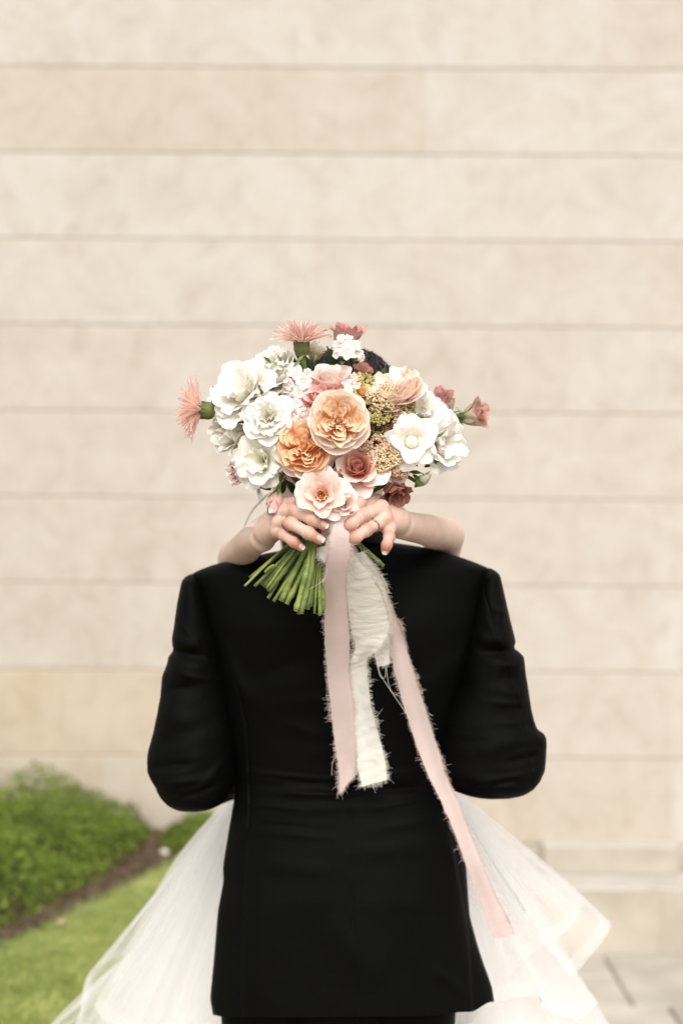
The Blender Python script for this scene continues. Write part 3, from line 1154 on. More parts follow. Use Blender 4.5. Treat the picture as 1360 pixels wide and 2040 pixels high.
q0, q1 = np.array(LF['ring'][0]), np.array(LF['ring'][1])
rg = mesh_obj('ring', *ring_geo(q0 * .25 + q1 * .75, q1 - q0, .0096, .00105), M['gold'], bride)
rg['label'] = 'plain thin gold ring on the hand at left'
q0, q1 = np.array(RF['ring'][0]), np.array(RF['ring'][1])
rc = q0 * .42 + q1 * .58
rg2 = mesh_obj('ring', *ring_geo(rc, q1 - q0, .0099, .0010), M['gold'], bride)
rg2['label'] = 'gold engagement ring with a round clear stone'
bm = bmesh.new()
bmesh.ops.create_uvsphere(bm, u_segments=10, v_segments=5, radius=.0028)
for vtx in bm.verts:
    vtx.co.z *= .75
    vtx.co += Vector(rc) + Vector((.0015, -.0085, .0075))
me = bpy.data.meshes.new('stone'); bm.to_mesh(me); bm.free(); me.materials.append(M['diamond'])
link(bpy.data.objects.new('gemstone', me), rg2)

hv, hf = cap_geo(B_HEAD, B_HR, -1, .012, 3)
parts = [(hv, hf), hair_geo(B_HEAD, B_HR, -1, 420, .10, 5, .05, .0013, .010)]
rr = random.Random(4)
for k in range(60):     # hair hanging at the nape and the sides of the neck
    s = rr.choice((-1, 1))
    a0 = np.array([B_HEAD[0] + s * rr.uniform(.0, .05), B_HEAD[1] + rr.uniform(-.03, .10), B_HEAD[2] - rr.uniform(0, .06)])
    a1 = a0 + [s * rr.uniform(-.02, .0), rr.uniform(-.03, .02), -rr.uniform(.08, .14)]
    a2 = a1 + [s * rr.uniform(-.03, .0), rr.uniform(-.03, .02), -rr.uniform(.05, .10)]
    parts.append(tube_geo(catmull([a0, a1, a2], 8), np.linspace(.006, .0015, 8), 5, cap=False))
bh = mesh_obj('hair', *merge(parts), M['hair_brown'], bride)
bh['label'] = 'dark brown hair'
strands = []
for pts in ([(532, 985, 2.36), (500, 1020, 2.32), (486, 1052, 2.30), (488, 1062, 2.30)], [(548, 1005, 2.34), (524, 1025, 2.31), (498, 1043, 2.30)],
            [(540, 980, 2.36), (508, 1012, 2.32), (489, 1046, 2.30)]):
    c = catmull([P(*q) for q in pts], 14)
    strands.append(tube_geo(c, np.linspace(.0006, .0003, 14), 5))
lo = mesh_obj('loose_strand', *merge(strands), M['hair_brown'], bride)

# ------------------------------------------------------------------ the groom
G_HEAD = (P(690, 800, 2.29)[0], 2.29, 1.690)
G_HR = (.076, .096, .113)
F = Field(axis((-.34, .34, .009)), axis((2.08, 2.72, .009)), axis((.0, 1.38, .02), (1.38, 1.84, .008)))
gx = .018
F.add(('ell', (gx, 2.30, 1.30), (.165, .095, .20)), .04)
F.add(('ell', (gx, 2.30, 1.05), (.13, .09, .20)), .06)
F.add(('ell', (gx, 2.31, .86), (.155, .105, .13)), .06)
F.add(('cap', (gx - .15, 2.29, 1.42), (gx + .15, 2.29, 1.42), .055, .055), .05)
F.add(('cap', (gx, 2.29, 1.42), (G_HEAD[0], 2.295, 1.62), .060, .056), .04)
face(F, G_HEAD, G_HR, 1)
for s, el, ha in ((-1, (-.222, 2.275, 1.17), (-.09, 2.56, 1.17)), (1, (.255, 2.275, 1.18), (.09, 2.56, 1.17))):
    F.add(('cap', (gx + s * .175, 2.29, 1.41), el, .046, .032), .03)
    F.add(('cap', el, ha, .032, .026), .02)
    F.add(('cap', ha, (ha[0] - s * .06, 2.60, 1.15), .028, .022), .02)
    for f_ in range(4):
        a = (ha[0] - s * .055, 2.598, 1.175 - f_ * .018)
        b = (a[0] - s * .045, 2.575, a[2] - .004)
        F.add(('cap', a, b, .0105, .010), .006)
        F.add(('cap', b, (b[0] - s * .03, 2.545, b[2] - .004), .010, .009), .006)
    F.add(('cap', (gx + s * .085, 2.31, .84), (gx + s * .09, 2.30, .47), .085, .058), .04)
    F.add(('cap', (gx + s * .09, 2.30, .47), (gx + s * .095, 2.31, .08), .056, .04), .02)
    F.add(('cap', (gx + s * .095, 2.28, .05), (gx + s * .11, 2.46, .04), .038, .034), .02)
gv_, gq = F.mesh()
groom = mesh_obj('person', gv_, gq, M['skin'], tint=np.full(len(gv_), .4))
tag(groom, 'groom in a black suit seen from behind, head hidden by the bouquet', 'person')
eyes(G_HEAD, 1, groom)
hv, hf = cap_geo(G_HEAD, G_HR, 1, .017, 8)
hh_ = mesh_obj('hair', *merge([(hv, hf), hair_geo(G_HEAD, np.array(G_HR) + .006, 1, 1500, .07, 9, .15, .0010, .009)]), M['hair_dark'], groom)
hh_['label'] = 'short black hair'

# ---- jacket ------------------------------------------------------
JD = 2.29        # distance of the jacket's widest line


def interp(tab, y):
    t = np.asarray(tab, float)
    return np.interp(y, t[:, 0], t[:, 1])


JL = [(1068, 648), (1075, 640), (1085, 612), (1095, 570), (1105, 515), (1115, 465), (1125, 425), (1135, 398), (1143, 382), (1160, 384), (1200, 391), (1250, 402), (1290, 414), (1350, 427), (1420, 441),
      (1500, 459), (1540, 467), (1577, 469), (1640, 458), (1683, 451), (1727, 444), (1756, 445), (1815, 434), (1912, 426), (1992, 418.5), (2024, 424)]
JR = [(1068, 738), (1075, 745), (1083, 795), (1088, 835), (1096, 868), (1105, 902), (1115, 932), (1125, 957), (1132, 974), (1169, 972), (1226, 965), (1266, 956), (1330, 938), (1400, 915),
      (1480, 892), (1533, 872), (1560, 877), (1610, 902), (1687, 925), (1767, 931), (1824, 935), (1903, 956), (1995, 980), (2024, 984)]
JB = [(1068, .055), (1085, .075), (1105, .092), (1143, .108), (1250, .124), (1400, .118), (1560, .102), (1700, .122), (1800, .132), (2024, .136)]
creases = [
    (470, 1536, 640, 1552, 4, .003), (640, 1552, 870, 1532, 4, .003), (560, 1582, 840, 1580, 4, .0025), (480, 1600, 600, 1612, 4, .002), (770, 1605, 880, 1585, 4, .0025), (500, 1640, 620, 1650, 4, -.0015), (600, 1500, 800, 1495, 10, .002),
    (430, 1250, 500, 1420, 9, .003), (940, 1240, 890, 1420, 9, .003), (560, 1440, 660, 1470, 10, .002), (720, 1700, 860, 1680, 12, .002), (520, 1720, 660, 1735, 12, .002), (860, 1930, 935, 1985, 8, .003), (820, 1760, 900, 1960, 12, .003), (520, 1800, 505, 2000, 10, .003),  # (x0,y0,x1,y1,width px,amp m): folds in the back of the jacket
    (480, 1548, 620, 1568, 7, .0035), (620, 1568, 840, 1545, 7, .0035), (500, 1572, 700, 1588, 6, .003), (700, 1590, 880, 1560, 6, -.0035), (520, 1560, 860, 1575, 9, -.004),
    (510, 1655, 640, 1668, 6, .002), (760, 1650, 880, 1630, 7, .002), (560, 1612, 800, 1606, 8, .002),
    (520, 1380, 640, 1350, 22, .004), (560, 1405, 700, 1390, 14, .003), (430, 1330, 520, 1400, 16, .004), (420, 1300, 450, 1420, 12, -.004),
    (930, 1300, 850, 1370, 16, .005), (950, 1320, 900, 1420, 12, -.005), (860, 1340, 820, 1420, 18, .003),
    (900, 1690, 925, 1760, 9, .004), (905, 1620, 900, 1690, 7, -.003), (460, 1690, 452, 1800, 8, -.003),
    (680, 1130, 690, 1500, 16, -.003), (500, 1180, 560, 1330, 45, .006), (870, 1180, 810, 1330, 45, .006), (640, 1830, 760, 1960, 30, .003)]


def crease_disp(x, y, tab):
    out = np.zeros_like(x)
    for x0, y0, x1, y1, w, a in tab:
        dx, dy = x1 - x0, y1 - y0
        t = np.clip(((x - x0) * dx + (y - y0) * dy) / (dx * dx + dy * dy), -.2, 1.2)
        d2 = (x - x0 - t * dx) ** 2 + (y - y0 - t * dy) ** 2
        tp = np.clip(1 - np.abs(2 * t - 1) ** 3, 0, 1)
        out += a * np.exp(-d2 / (2 * w * w)) * (.25 + .75 * tp)
    return out


rows = np.concatenate([np.linspace(1068, 1143, 34), np.linspace(1146, 1530, 90), np.linspace(1534, 1680, 70), np.linspace(1684, 2024, 80)])
Lx, Rx, Bq = smooth1(interp(JL, rows), 2), smooth1(interp(JR, rows), 2), interp(JB, rows)
nc = 360
th = np.linspace(0, 2 * PI, nc, endpoint=False)
cth, sth = np.cos(th), np.sin(th)
e = 2 / 2.35
sx = np.sign(cth) * np.abs(cth) ** e
sy = np.sign(sth) * np.abs(sth) ** e
PX = ((Lx + Rx) / 2)[:, None] + ((Rx - Lx) / 2)[:, None] * sx[None]
PY = np.repeat(rows[:, None], nc, 1)
# hem: rises at the right back corner, dips in the middle
hemw = smoothstep((PY - 1850) / 174)
PY = PY - hemw * (20 * smoothstep((PX - 935) / 45) + 8 * smoothstep((PX - 840) / 90) - 3 * np.exp(-((PX - 560) / 160) ** 2) + 4 * smoothstep((445 - PX) / 25))
DY = (Bq[:, None] * sy[None])
back = (sth < 0)[None, :] * np.ones_like(PX, bool)
dd = np.zeros_like(PX)
dd += 1.15 * crease_disp(PX, PY, creases)
# seams: centre back, side-back seams running into vents
seamC = np.interp(PY, [1080, 1500, 1700, 2030], [690, 694, 698, 705])
seamL = np.interp(PY, [1290, 1450, 1600, 1750, 2030], [455, 492, 498, 489, 482])
seamR = np.interp(PY, [1280, 1450, 1590, 1700, 1850, 2030], [925, 893, 888, 903, 930, 942])
for S, w, a in ((seamC, 2.0, .0028), (seamL, 2.2, .0034), (seamR, 2.2, .0034)):
    dd -= a * np.exp(-((PX - S) / w) ** 2) * smoothstep((PY - (1130 if S is seamC else 1330)) / 70)
vent = smoothstep((PY - 1640) / 60)
dd -= vent * .007 * smoothstep((seamL - PX) / 4)
dd -= vent * .011 * smoothstep((PX - seamR) / 4)
# drape flutes low down
dd += vent * .004 * np.sin((PX - 470) / 36) * smoothstep((PY - 1700) / 200)
w3 = np.stack([PX / 60, PY / 90, PX * 0], -1)
dd += .0016 * vnoise(w3, 12, 3, 1.4)
dd = np.where(back, dd, 0) * np.clip(-sth * 2.2, 0, 1)[None, :]
Yw = JD + DY - dd
pts = P(PX, PY, np.minimum(Yw, JD))
pts[..., 1] = Yw
jv = pts.reshape(-1, 3)
jf = grid_faces(len(rows), nc, True)
jacket = mesh_obj('suit_jacket', jv, jf, M['suit'], groom)
jacket['label'] = 'black wool suit jacket with side vents'
# collar stand round the neck
cg = []
t = np.linspace(0, 2 * PI, 60, endpoint=False)
cv = []
for zz, rx, ry, yy in ((1065, .062, .060, 2.292), (1078, .070, .074, 2.290), (1092, .086, .088, 2.288)):
    c = P(692, zz, JD)
    cv.append(np.stack([c[0] + rx * np.cos(t), yy + ry * np.sin(t), c[2] - .012 * np.sin(t)], -1))
mesh_obj('collar', np.array(cv).reshape(-1, 3), grid_faces(3, 60, True), M['suit'], jacket)


def sleeve(tab, fore, side, wr):
    rows_ = np.unique(np.concatenate([np.linspace(tab[0][0], tab[0][0] + 40, 26), np.linspace(tab[0][0] + 44, tab[-1][0] - 70, 110), np.linspace(tab[-1][0] - 68, tab[-1][0], 46)]))
    t_ = np.array(tab, float)
    l_, r__ = np.interp(rows_, t_[:, 0], t_[:, 1]), np.interp(rows_, t_[:, 0], t_[:, 2])
    b_ = np.interp(rows_, t_[:, 0], t_[:, 3])
    b_ = smooth1(b_, 4)
    n_ = 150
    a = np.linspace(0, 2 * PI, n_, endpoint=False)
    e_ = 2 / 2.15
    ca_, sa_ = np.sign(np.cos(a)) * np.abs(np.cos(a)) ** e_, np.sign(np.sin(a)) * np.abs(np.sin(a)) ** e_
    px = ((l_ + r__) / 2)[:, None] + ((r__ - l_) / 2)[:, None] * ca_[None]
    py = np.repeat(rows_[:, None], n_, 1)
    dsp = 1.15 * crease_disp(px, py, SCR[side]) + .0026 * vnoise(np.stack([px / 34, py / 46, px * 0], -1), 20 + side, 3, 1.5)
    # back-arm seam
    if side > 0:
        S = np.interp(py, [1180, 1240, 1300, 1360, 1400, 1500, 1590], [958, 975, 990, 1012, 1021, 1044, 1052])
        dsp -= .0024 * np.exp(-((px - S) / 2.2) ** 2) + .002 * np.exp(-((px - S + 7) / 6) ** 2) * 0
    dsp *= np.clip(-np.sin(a) * 2, 0, 1)[None]
    yc = np.interp(rows_, [1140, 1300, 1450, 1600], [2.288, 2.278, 2.262, 2.268])
    q = P(px, py, 2.278 + 0 * px)
    q[..., 1] = yc[:, None] + b_[:, None] * sa_[None] - dsp
    parts_ = [(q.reshape(-1, 3), grid_faces(len(rows_), n_, True))]
    # forearm, away from the camera round the bride's waist
    fp = catmull([P(*f_[:3]) for f_ in fore], 24)
    fr = np.interp(np.linspace(0, 1, 24), np.linspace(0, 1, len(fore)), [f_[3] for f_ in fore])
    parts_.append(tube_geo(fp, fr, 40))
    v_, f2 = merge(parts_)
    o = mesh_obj('sleeve', v_, f2, M['suit'], jacket)
    return o


SCR = {-1: [(350, 1292, 420, 1300, 7, -.006), (345, 1265, 410, 1278, 9, .006), (345, 1318, 420, 1322, 10, .005), (330, 1350, 410, 1372, 10, -.004), (318, 1400, 430, 1440, 14, .004), (322, 1470, 440, 1420, 12, -.004), (380, 1150, 372, 1300, 10, -.002), (330, 1540, 430, 1480, 14, .004), (310, 1515, 400, 1500, 5, -.004), (318, 1545, 420, 1530, 5, .004), (340, 1580, 440, 1545, 5, -.004), (400, 1560, 455, 1500, 6, .004), (350, 1225, 395, 1260, 5, .003), (360, 1330, 430, 1345, 5, .004), (335, 1372, 400, 1352, 5, -.003)],
       1: [(945, 1290, 1022, 1292, 6, -.007), (940, 1262, 1015, 1268, 9, .007), (985, 1312, 1042, 1318, 9, .008), (975, 1342, 1045, 1338, 9, -.005), (985, 1365, 1050, 1372, 8, .005), (1000, 1400, 1055, 1400, 8, -.004), (1045, 1440, 1080, 1470, 7, .006),
           (1030, 1420, 1060, 1452, 7, -.006), (940, 1480, 1040, 1440, 14, .004), (920, 1530, 1040, 1560, 10, .004), (910, 1545, 1000, 1575, 7, -.003), (1060, 1470, 1066, 1550, 8, .003), (1000, 1180, 985, 1240, 8, .004), (962, 1232, 990, 1280, 5, .003), (990, 1500, 1075, 1488, 5, -.004), (985, 1530, 1070, 1520, 5, .004), (930, 1555, 1020, 1530, 5, -.004), (1000, 1328, 1044, 1326, 4, -.004), (965, 1385, 1045, 1392, 5, .004), (990, 1425, 1060, 1425, 5, .004), (975, 1205, 1010, 1225, 5, .003)]}
SL = [(1145, 377, 386, .015), (1149, 369, 396, .045), (1156, 363.5, 404, .062), (1165, 361, 410, .068), (1200, 354, 422, .073), (1245, 348, 434, .075), (1270, 344, 440, .075), (1282, 344.5, 442, .074), (1290, 346.5, 444, .073), (1297, 345, 445, .074), (1306, 337.5, 447, .075), (1322, 334, 449, .075), (1345, 325, 454, .075),
      (1385, 322, 458, .072), (1420, 316, 462, .072), (1455, 309, 466, .073), (1490, 299, 470, .075), (1507, 296.5, 470, .075), (1531, 297, 470, .078), (1543, 302, 468, .078), (1556, 310, 466, .078), (1575, 322, 460, .074), (1592, 336, 450, .066), (1600, 346, 436, .055), (1606, 357, 415, .04), (1610, 372, 398, .012)]
SR = [(1133, 971, 979, .015), (1137, 965, 987, .045), (1143, 957, 993, .062), (1150, 951, 996, .068), (1190, 939, 1005, .073), (1230, 929, 1014, .075), (1262, 922, 1022, .075), (1276, 921, 1025, .075), (1286, 919, 1022.5, .073), (1292, 918, 1024, .073), (1299, 918, 1034, .074), (1307, 917, 1041, .076), (1320, 916, 1043, .076), (1338, 914, 1044.5, .076),
      (1360, 911, 1048, .073), (1410, 890, 1055, .072), (1432, 880, 1060, .073), (1446, 878, 1065, .073), (1452, 877, 1070, .074), (1459, 875, 1080, .074), (1466, 873, 1083.5, .075), (1480, 870, 1084.5, .076), (1510, 866, 1083, .078), (1530, 866, 1081, .078), (1550, 872, 1072, .074), (1565, 890, 1060, .066), (1575, 916, 1044, .055), (1581, 937, 1024, .04), (1584.5, 965, 1000, .012)]
sl = sleeve(SL, [(372, 1548, 2.285, .055), (402, 1545, 2.36, .056), (452, 1536, 2.45, .050), (505, 1530, 2.53, .045), (565, 1522, 2.56, .040)], -1, None)
sr_ = sleeve(SR, [(1010, 1528, 2.285, .048), (965, 1524, 2.36, .050), (905, 1516, 2.45, .047), (845, 1514, 2.53, .043), (790, 1510, 2.56, .039)], 1, None)

# trousers and shoes
tg = []
for s in (-1, 1):
    mid_ = 564 if s < 0 else 786
    top = P(mid_, 1900, 2.30)
    c = catmull([top, P(mid_, 2100, 2.30), (gx + s * .095, 2.30, .5), (gx + s * .10, 2.31, .06)], 30)
    tg.append(tube_geo(c, np.interp(np.linspace(0, 1, 30), [0, .25, .6, 1], [.105, .098, .078, .072]), 40))
hip = catmull([P(675, 1850, 2.30), P(675, 2000, 2.30), P(675, 2100, 2.30), P(675, 2200, 2.30)], 14)
tg.append(tube_geo(hip, np.linspace(.132, .085, 14), 40))
mesh_obj('trousers', *merge(tg), M['suit'], groom)['label'] = 'black suit trousers'
for s in (-1, 1):
    c = catmull([(gx + s * .10, 2.24, .045), (gx + s * .10, 2.32, .05), (gx + s * .112, 2.43, .04), (gx + s * .115, 2.52, .03)], 16)
    mesh_obj('shoe', *tube_geo(c, np.interp(np.linspace(0, 1, 16), [0, .1, .5, .85, 1], [.02, .042, .047, .036, .012]), 16), M['hair_dark'], groom)

# ------------------------------------------------------------------ the gown
def skirt(tabL, tabR, D, depth, amp, nfl, seed, rows_):
    """Fluted cone between two silhouette lines (photo pixels at distance D); below the frame it runs on to the ground."""
    l_, r__ = smooth1(interp(tabL, rows_), 2), smooth1(interp(tabR, rows_), 2)
    n_ = 260
    a = np.linspace(0, 2 * PI, n_, endpoint=False)
    g = np.random.default_rng(seed)
    wob = sum(np.sin(a * k + g.uniform(0, 6.28)) * g.uniform(.4, 1) for k in (nfl, nfl + 3, nfl * 2 + 1)) / 2
    t = np.clip((rows_ - rows_[0]) / 700, 0, 1.6)[:, None]
    rr_ = 1 + amp * t * wob[None] * np.abs(np.sin(a))[None]
    px = ((l_ + r__) / 2)[:, None] + ((r__ - l_) / 2)[:, None] * np.cos(a)[None] * (1 + amp * .12 * t * wob[None])
    fine = sum(np.sin(a * k + g.uniform(0, 6.28)) * g.uniform(.3, 1) for k in (23, 31, 44, 57))
    px = px + fine[None] * t * 1.8 * amp / .2
    q = P(px, np.repeat(rows_[:, None], n_, 1), D + 0 * px)
    half = (r__ - l_) / 2 * D / FPX * depth
    q[..., 1] = D + .10 * t + half[:, None] * np.sin(a)[None] * rr_
    q[..., 1] = np.maximum(q[..., 1], 2.44 - .04 * np.clip(t - .5, 0, 1))
    q[..., 2] = np.maximum(q[..., 2], 0.012)
    return q.reshape(-1, 3), grid_faces(len(rows_), n_, True)


rowsS = np.concatenate([np.linspace(1535, 2060, 70), np.linspace(2075, 2720, 24)])
gv2, gf2 = skirt([(1535, 560), (1577, 500), (1620, 462), (1680, 420), (1760, 365), (1850, 318), (1950, 270), (2040, 225), (2300, 120), (2720, 0)],
                 [(1535, 840), (1565, 880), (1620, 925), (1700, 985), (1800, 1052), (1900, 1105), (1980, 1150), (2040, 1178), (2300, 1270), (2720, 1380)], 2.68, .75, .10, 9, 4, rowsS)
# bodice: a band from bust to waist
bod = []
for zz, rx, ry, yy in ((1.34, .150, .105, 2.615), (1.28, .163, .115, 2.615), (1.20, .150, .108, 2.62), (1.12, .134, .100, 2.63), (1.05, .140, .105, 2.65)):
    t = np.linspace(0, 2 * PI, 60, endpoint=False)
    bod.append(np.stack([rx * np.cos(t), yy + ry * np.sin(t), zz + 0 * t], -1))
gown_v, gown_f = merge([(gv2, gf2), (np.array(bod).reshape(-1, 3), grid_faces(5, 60, True))])
gown = mesh_obj('gown', gown_v, gown_f, M['satin'], bride)
gown['label'] = 'white strapless gown with layered tulle skirt'
for k, (tl, tr, D_, am, nf) in enumerate([
    ([(1535, 545), (1577, 478), (1610, 438), (1660, 393), (1720, 345), (1790, 304), (1840, 279), (1900, 250), (1960, 226), (2040, 196), (2300, 60), (2720, -80)],
     [(1535, 850), (1565, 893), (1610, 936), (1680, 990), (1760, 1050), (1850, 1105), (1940, 1150), (1990, 1180), (2040, 1208), (2300, 1320), (2720, 1450)], 2.66, .22, 8),
    ([(1535, 550), (1577, 488), (1620, 447), (1680, 402), (1760, 345), (1850, 296), (1950, 250), (2040, 205), (2300, 90), (2720, -40)],
     [(1535, 845), (1565, 886), (1620, 930), (1700, 984), (1800, 1050), (1900, 1100), (1980, 1145), (2040, 1180), (2300, 1290), (2720, 1420)], 2.67, .30, 11)]):
    v, f = skirt(tl, tr, D_, .80, am, nf, 14 + k, rowsS)
    mesh_obj('tulle_layer', v, f, M['tulle'], gown)


def ruffle(waist, hem, bulge=0.03, band=0.02, n=90, m=34, sag=(0, 0, 0), mat='tulle'):
    """One flounce: ruled from the waist line to a looping hem, ended by a stiff horsehair band."""
    w = catmull([P(*q) for q in waist], n)
    h = catmull([P(*q) for q in hem], n)
    t = np.linspace(0, 1, m)[:, None, None]
    s = w[None] * (1 - t) + h[None] * t
    s = s + np.array(sag)[None, None] * (t * (1 - t) * 4)
    d = h - w
    nr = np.cross(np.gradient(h, axis=0), d); nr /= np.linalg.norm(nr, axis=1)[:, None] + 1e-9
    u = np.linspace(0, 1, n)
    s = s + nr[None] * (bulge * np.sin(t * PI) * (.6 * np.sin(u * 19)[None, :, None] + .4 * np.sin(u * 41 + 1)[None, :, None])) * t
    o = mesh_obj('tulle_layer', s.reshape(-1, 3), grid_faces(m, n), M[mat], gown, uvs=grid_uv(m, n))
    ln = np.linalg.norm(d, axis=1)[:, None]
    dirv = d / ln
    bt = np.linspace(-1, 0, 5)[:, None, None]
    b = h[None] + dirv[None] * (bt * band) + nr[None] * .0012
    mesh_obj('hem_band', b.reshape(-1, 3), grid_faces(5, n), M['hem'], gown, uvs=grid_uv(5, n))
    return o


# right: upper flounce whose hem swings out to a point, then folds back to the front
ruffle([(880, 1562, 2.70), (892, 1563, 2.66), (898, 1563, 2.62), (898, 1564, 2.58), (892, 1565, 2.54), (880, 1567, 2.50)],
       [(985, 1725, 2.84), (1060, 1790, 2.80), (1120, 1812, 2.74), (1180, 1822, 2.67), (1213, 1838, 2.62), (1206, 1864, 2.57), (1172, 1908, 2.53), (1138, 1944, 2.50), (1118, 1930, 2.47), (1096, 1888, 2.49)], .014, .024)
ruffle([(876, 1563, 2.66), (884, 1564, 2.62), (890, 1565, 2.57), (884, 1567, 2.52)],
       [(1150, 1785, 2.70), (1158, 1800, 2.66), (1140, 1842, 2.60), (1098, 1876, 2.55), (1060, 1900, 2.51), (1010, 1945, 2.46)], .010, .022)
# right, lower flounce with a rounded fold near the jacket hem
ruffle([(868, 1570, 2.60), (872, 1570, 2.56), (872, 1572, 2.52), (868, 1574, 2.48)],
       [(1190, 1998, 2.60), (1150, 2030, 2.52), (1085, 2010, 2.46), (1074, 1988, 2.43), (1040, 1984, 2.41), (990, 1998, 2.40), (945, 2030, 2.40), (915, 2075, 2.42)], .012, .024)
ruffle([(872, 1566, 2.70), (878, 1567, 2.66), (882, 1568, 2.60), (880, 1570, 2.55)],
       [(1160, 1985, 2.74), (1215, 2050, 2.66), (1240, 2090, 2.60), (1190, 2110, 2.52), (1120, 2100, 2.48)], .014, .024)
# left: flounce with hem rolled outward
ruffle([(500, 1566, 2.70), (484, 1568, 2.66), (478, 1570, 2.62), (480, 1572, 2.57), (490, 1574, 2.52)],
       [(330, 1850, 2.82), (262, 1893, 2.76), (212, 1916, 2.70), (180, 1936, 2.65), (166, 1968, 2.60), (160, 2010, 2.57), (150, 2060, 2.55), (190, 2085, 2.50), (260, 2090, 2.47)], .012, .024)
ruffle([(500, 1568, 2.66), (488, 1570, 2.62), (486, 1572, 2.57), (494, 1574, 2.52)],
       [(345, 1880, 2.70), (300, 1872, 2.66), (262, 1905, 2.62), (200, 1985, 2.56), (190, 2010, 2.54), (226, 2045, 2.50), (300, 2085, 2.46)], .010, .022)
ruffle([(330, 1840, 2.78), (300, 1862, 2.73), (285, 1880, 2.67), (300, 1900, 2.60)],
       [(200, 1975, 2.80), (140, 2018, 2.72), (95, 2052, 2.66), (70, 2090, 2.60), (120, 2120, 2.54)], .014, .024)

# ================================================================== THE BOUQUET
BIND = P(645, 1052, 1.995)
bq = empty('bouquet', tuple(BIND))
tag(bq, 'round bridal bouquet of peach and pink roses, white ruffled blooms, yarrow and green stems', 'bouquet')

PM = {
    'peach': petal_mat('peach_petal', (0.97, 0.55, 0.22), (0.97, 0.62, 0.33), (0.97, 0.77, 0.58), .24, .2),
    'apricot': petal_mat('apricot_petal', (0.95, 0.40, 0.12), (0.96, 0.52, 0.24), (0.96, 0.67, 0.43), .24, .2),
    'peach_outer': petal_mat('pale_peach_petal', (0.96, 0.66, 0.46), (0.96, 0.75, 0.60), (0.96, 0.83, 0.73), .24, .2),
    'pink': petal_mat('pink_petal', (0.84, 0.36, 0.22), (0.92, 0.60, 0.48), (0.94, 0.74, 0.65), .24, .2),
    'rosy': petal_mat('rosy_petal', (0.55, 0.10, 0.06), (0.66, 0.22, 0.15), (0.82, 0.50, 0.40), .3, .2),
    'coral': petal_mat('coral_petal', (0.88, 0.34, 0.30), (0.93, 0.50, 0.46), (0.95, 0.66, 0.62), .24, .2),
    'palepink': petal_mat('pale_pink_petal', (0.90, 0.58, 0.48), (0.94, 0.71, 0.63), (0.95, 0.81, 0.75), .24, .2),
    'white': petal_mat('white_petal', (0.86, 0.81, 0.58), (0.92, 0.885, 0.79), (0.94, 0.915, 0.86), .24, .2),
    'ivory': petal_mat('ivory_petal', (0.78, 0.755, 0.50), (0.89, 0.86, 0.73), (0.91, 0.885, 0.80), .24, .2),
    'mauve': petal_mat('mauve_petal', (0.80, 0.70, 0.54), (0.78, 0.55, 0.47), (0.64, 0.31, 0.29), .28, .3),
    'antique': petal_mat('antique_petal', (0.52, 0.50, 0.26), (0.76, 0.66, 0.50), (0.62, 0.32, 0.27), .28, .3),
    'brown': petal_mat('dusky_petal', (0.28, 0.14, 0.07), (0.36, 0.18, 0.12), (0.42, 0.16, 0.12), .28, .3),
    'lilac': petal_mat('lilac_petal', (0.62, 0.58, 0.36), (0.84, 0.70, 0.69), (0.88, 0.78, 0.77), .24, .2),
    'blushbud': petal_mat('blush_bud_petal', (0.50, 0.40, 0.26), (0.74, 0.50, 0.44), (0.72, 0.46, 0.42), .3, .2),
    'greenbud': petal_mat('green_bud_petal', (0.28, 0.36, 0.08), (0.58, 0.60, 0.28), (0.82, 0.80, 0.62), .3, .3),
    'gold': petal_mat('yellow_petal', (0.82, 0.50, 0.14), (0.85, 0.58, 0.22), (0.86, 0.64, 0.30), .3, .2),
    'ray': petal_mat('gerbera_ray', (0.96, 0.80, 0.72), (0.95, 0.64, 0.54), (0.96, 0.74, 0.66), .45, .1),
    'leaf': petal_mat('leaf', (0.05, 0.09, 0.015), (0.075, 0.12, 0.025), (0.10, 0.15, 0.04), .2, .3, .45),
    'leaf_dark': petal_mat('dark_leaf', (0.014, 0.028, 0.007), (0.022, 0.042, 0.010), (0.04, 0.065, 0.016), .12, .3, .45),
    'sage': petal_mat('sage_leaf', (0.16, 0.22, 0.08), (0.30, 0.36, 0.20), (0.40, 0.45, 0.28), .2, .3, .6),
}
M['calyx'] = noisy('calyx', (0.11, 0.16, 0.03), (0.22, 0.27, 0.07), 60, .55, .3)
M['calyx_dark'] = noisy('gerbera_calyx', (0.06, 0.065, 0.018), (0.17, 0.18, 0.06), 90, .6, .3)
M["stem"] = noisy("green_stem", (0.055, 0.085, 0.013), (0.21, 0.25, 0.055), 42, .5, .35, .35, 160, obj_var=.40)
M['stem_cut'] = noisy('cut_stem', (0.45, 0.45, 0.20), (0.62, 0.58, 0.34), 300, .7, .2)
M['stamen'] = noisy('stamen', (0.30, 0.09, 0.02), (0.62, 0.28, 0.06), 400, .7, .2)
M['stigma'] = noisy('stigma', (0.80, 0.78, 0.60), (0.86, 0.85, 0.72), 100, .5, .3)
M['yarrow_tan'] = noisy('tan_yarrow', (0.42, 0.24, 0.135), (0.72, 0.50, 0.34), 150, .8, .15)
M['yarrow_buff'] = noisy('buff_yarrow', (0.50, 0.36, 0.18), (0.80, 0.62, 0.42), 150, .8, .15)
M['yarrow_green'] = noisy('yellow_green_yarrow', (0.20, 0.19, 0.05), (0.62, 0.50, 0.22), 150, .8, .15)
M['yarrow_dark'] = noisy('brown_yarrow', (0.14, 0.06, 0.03), (0.46, 0.24, 0.13), 150, .8, .15)


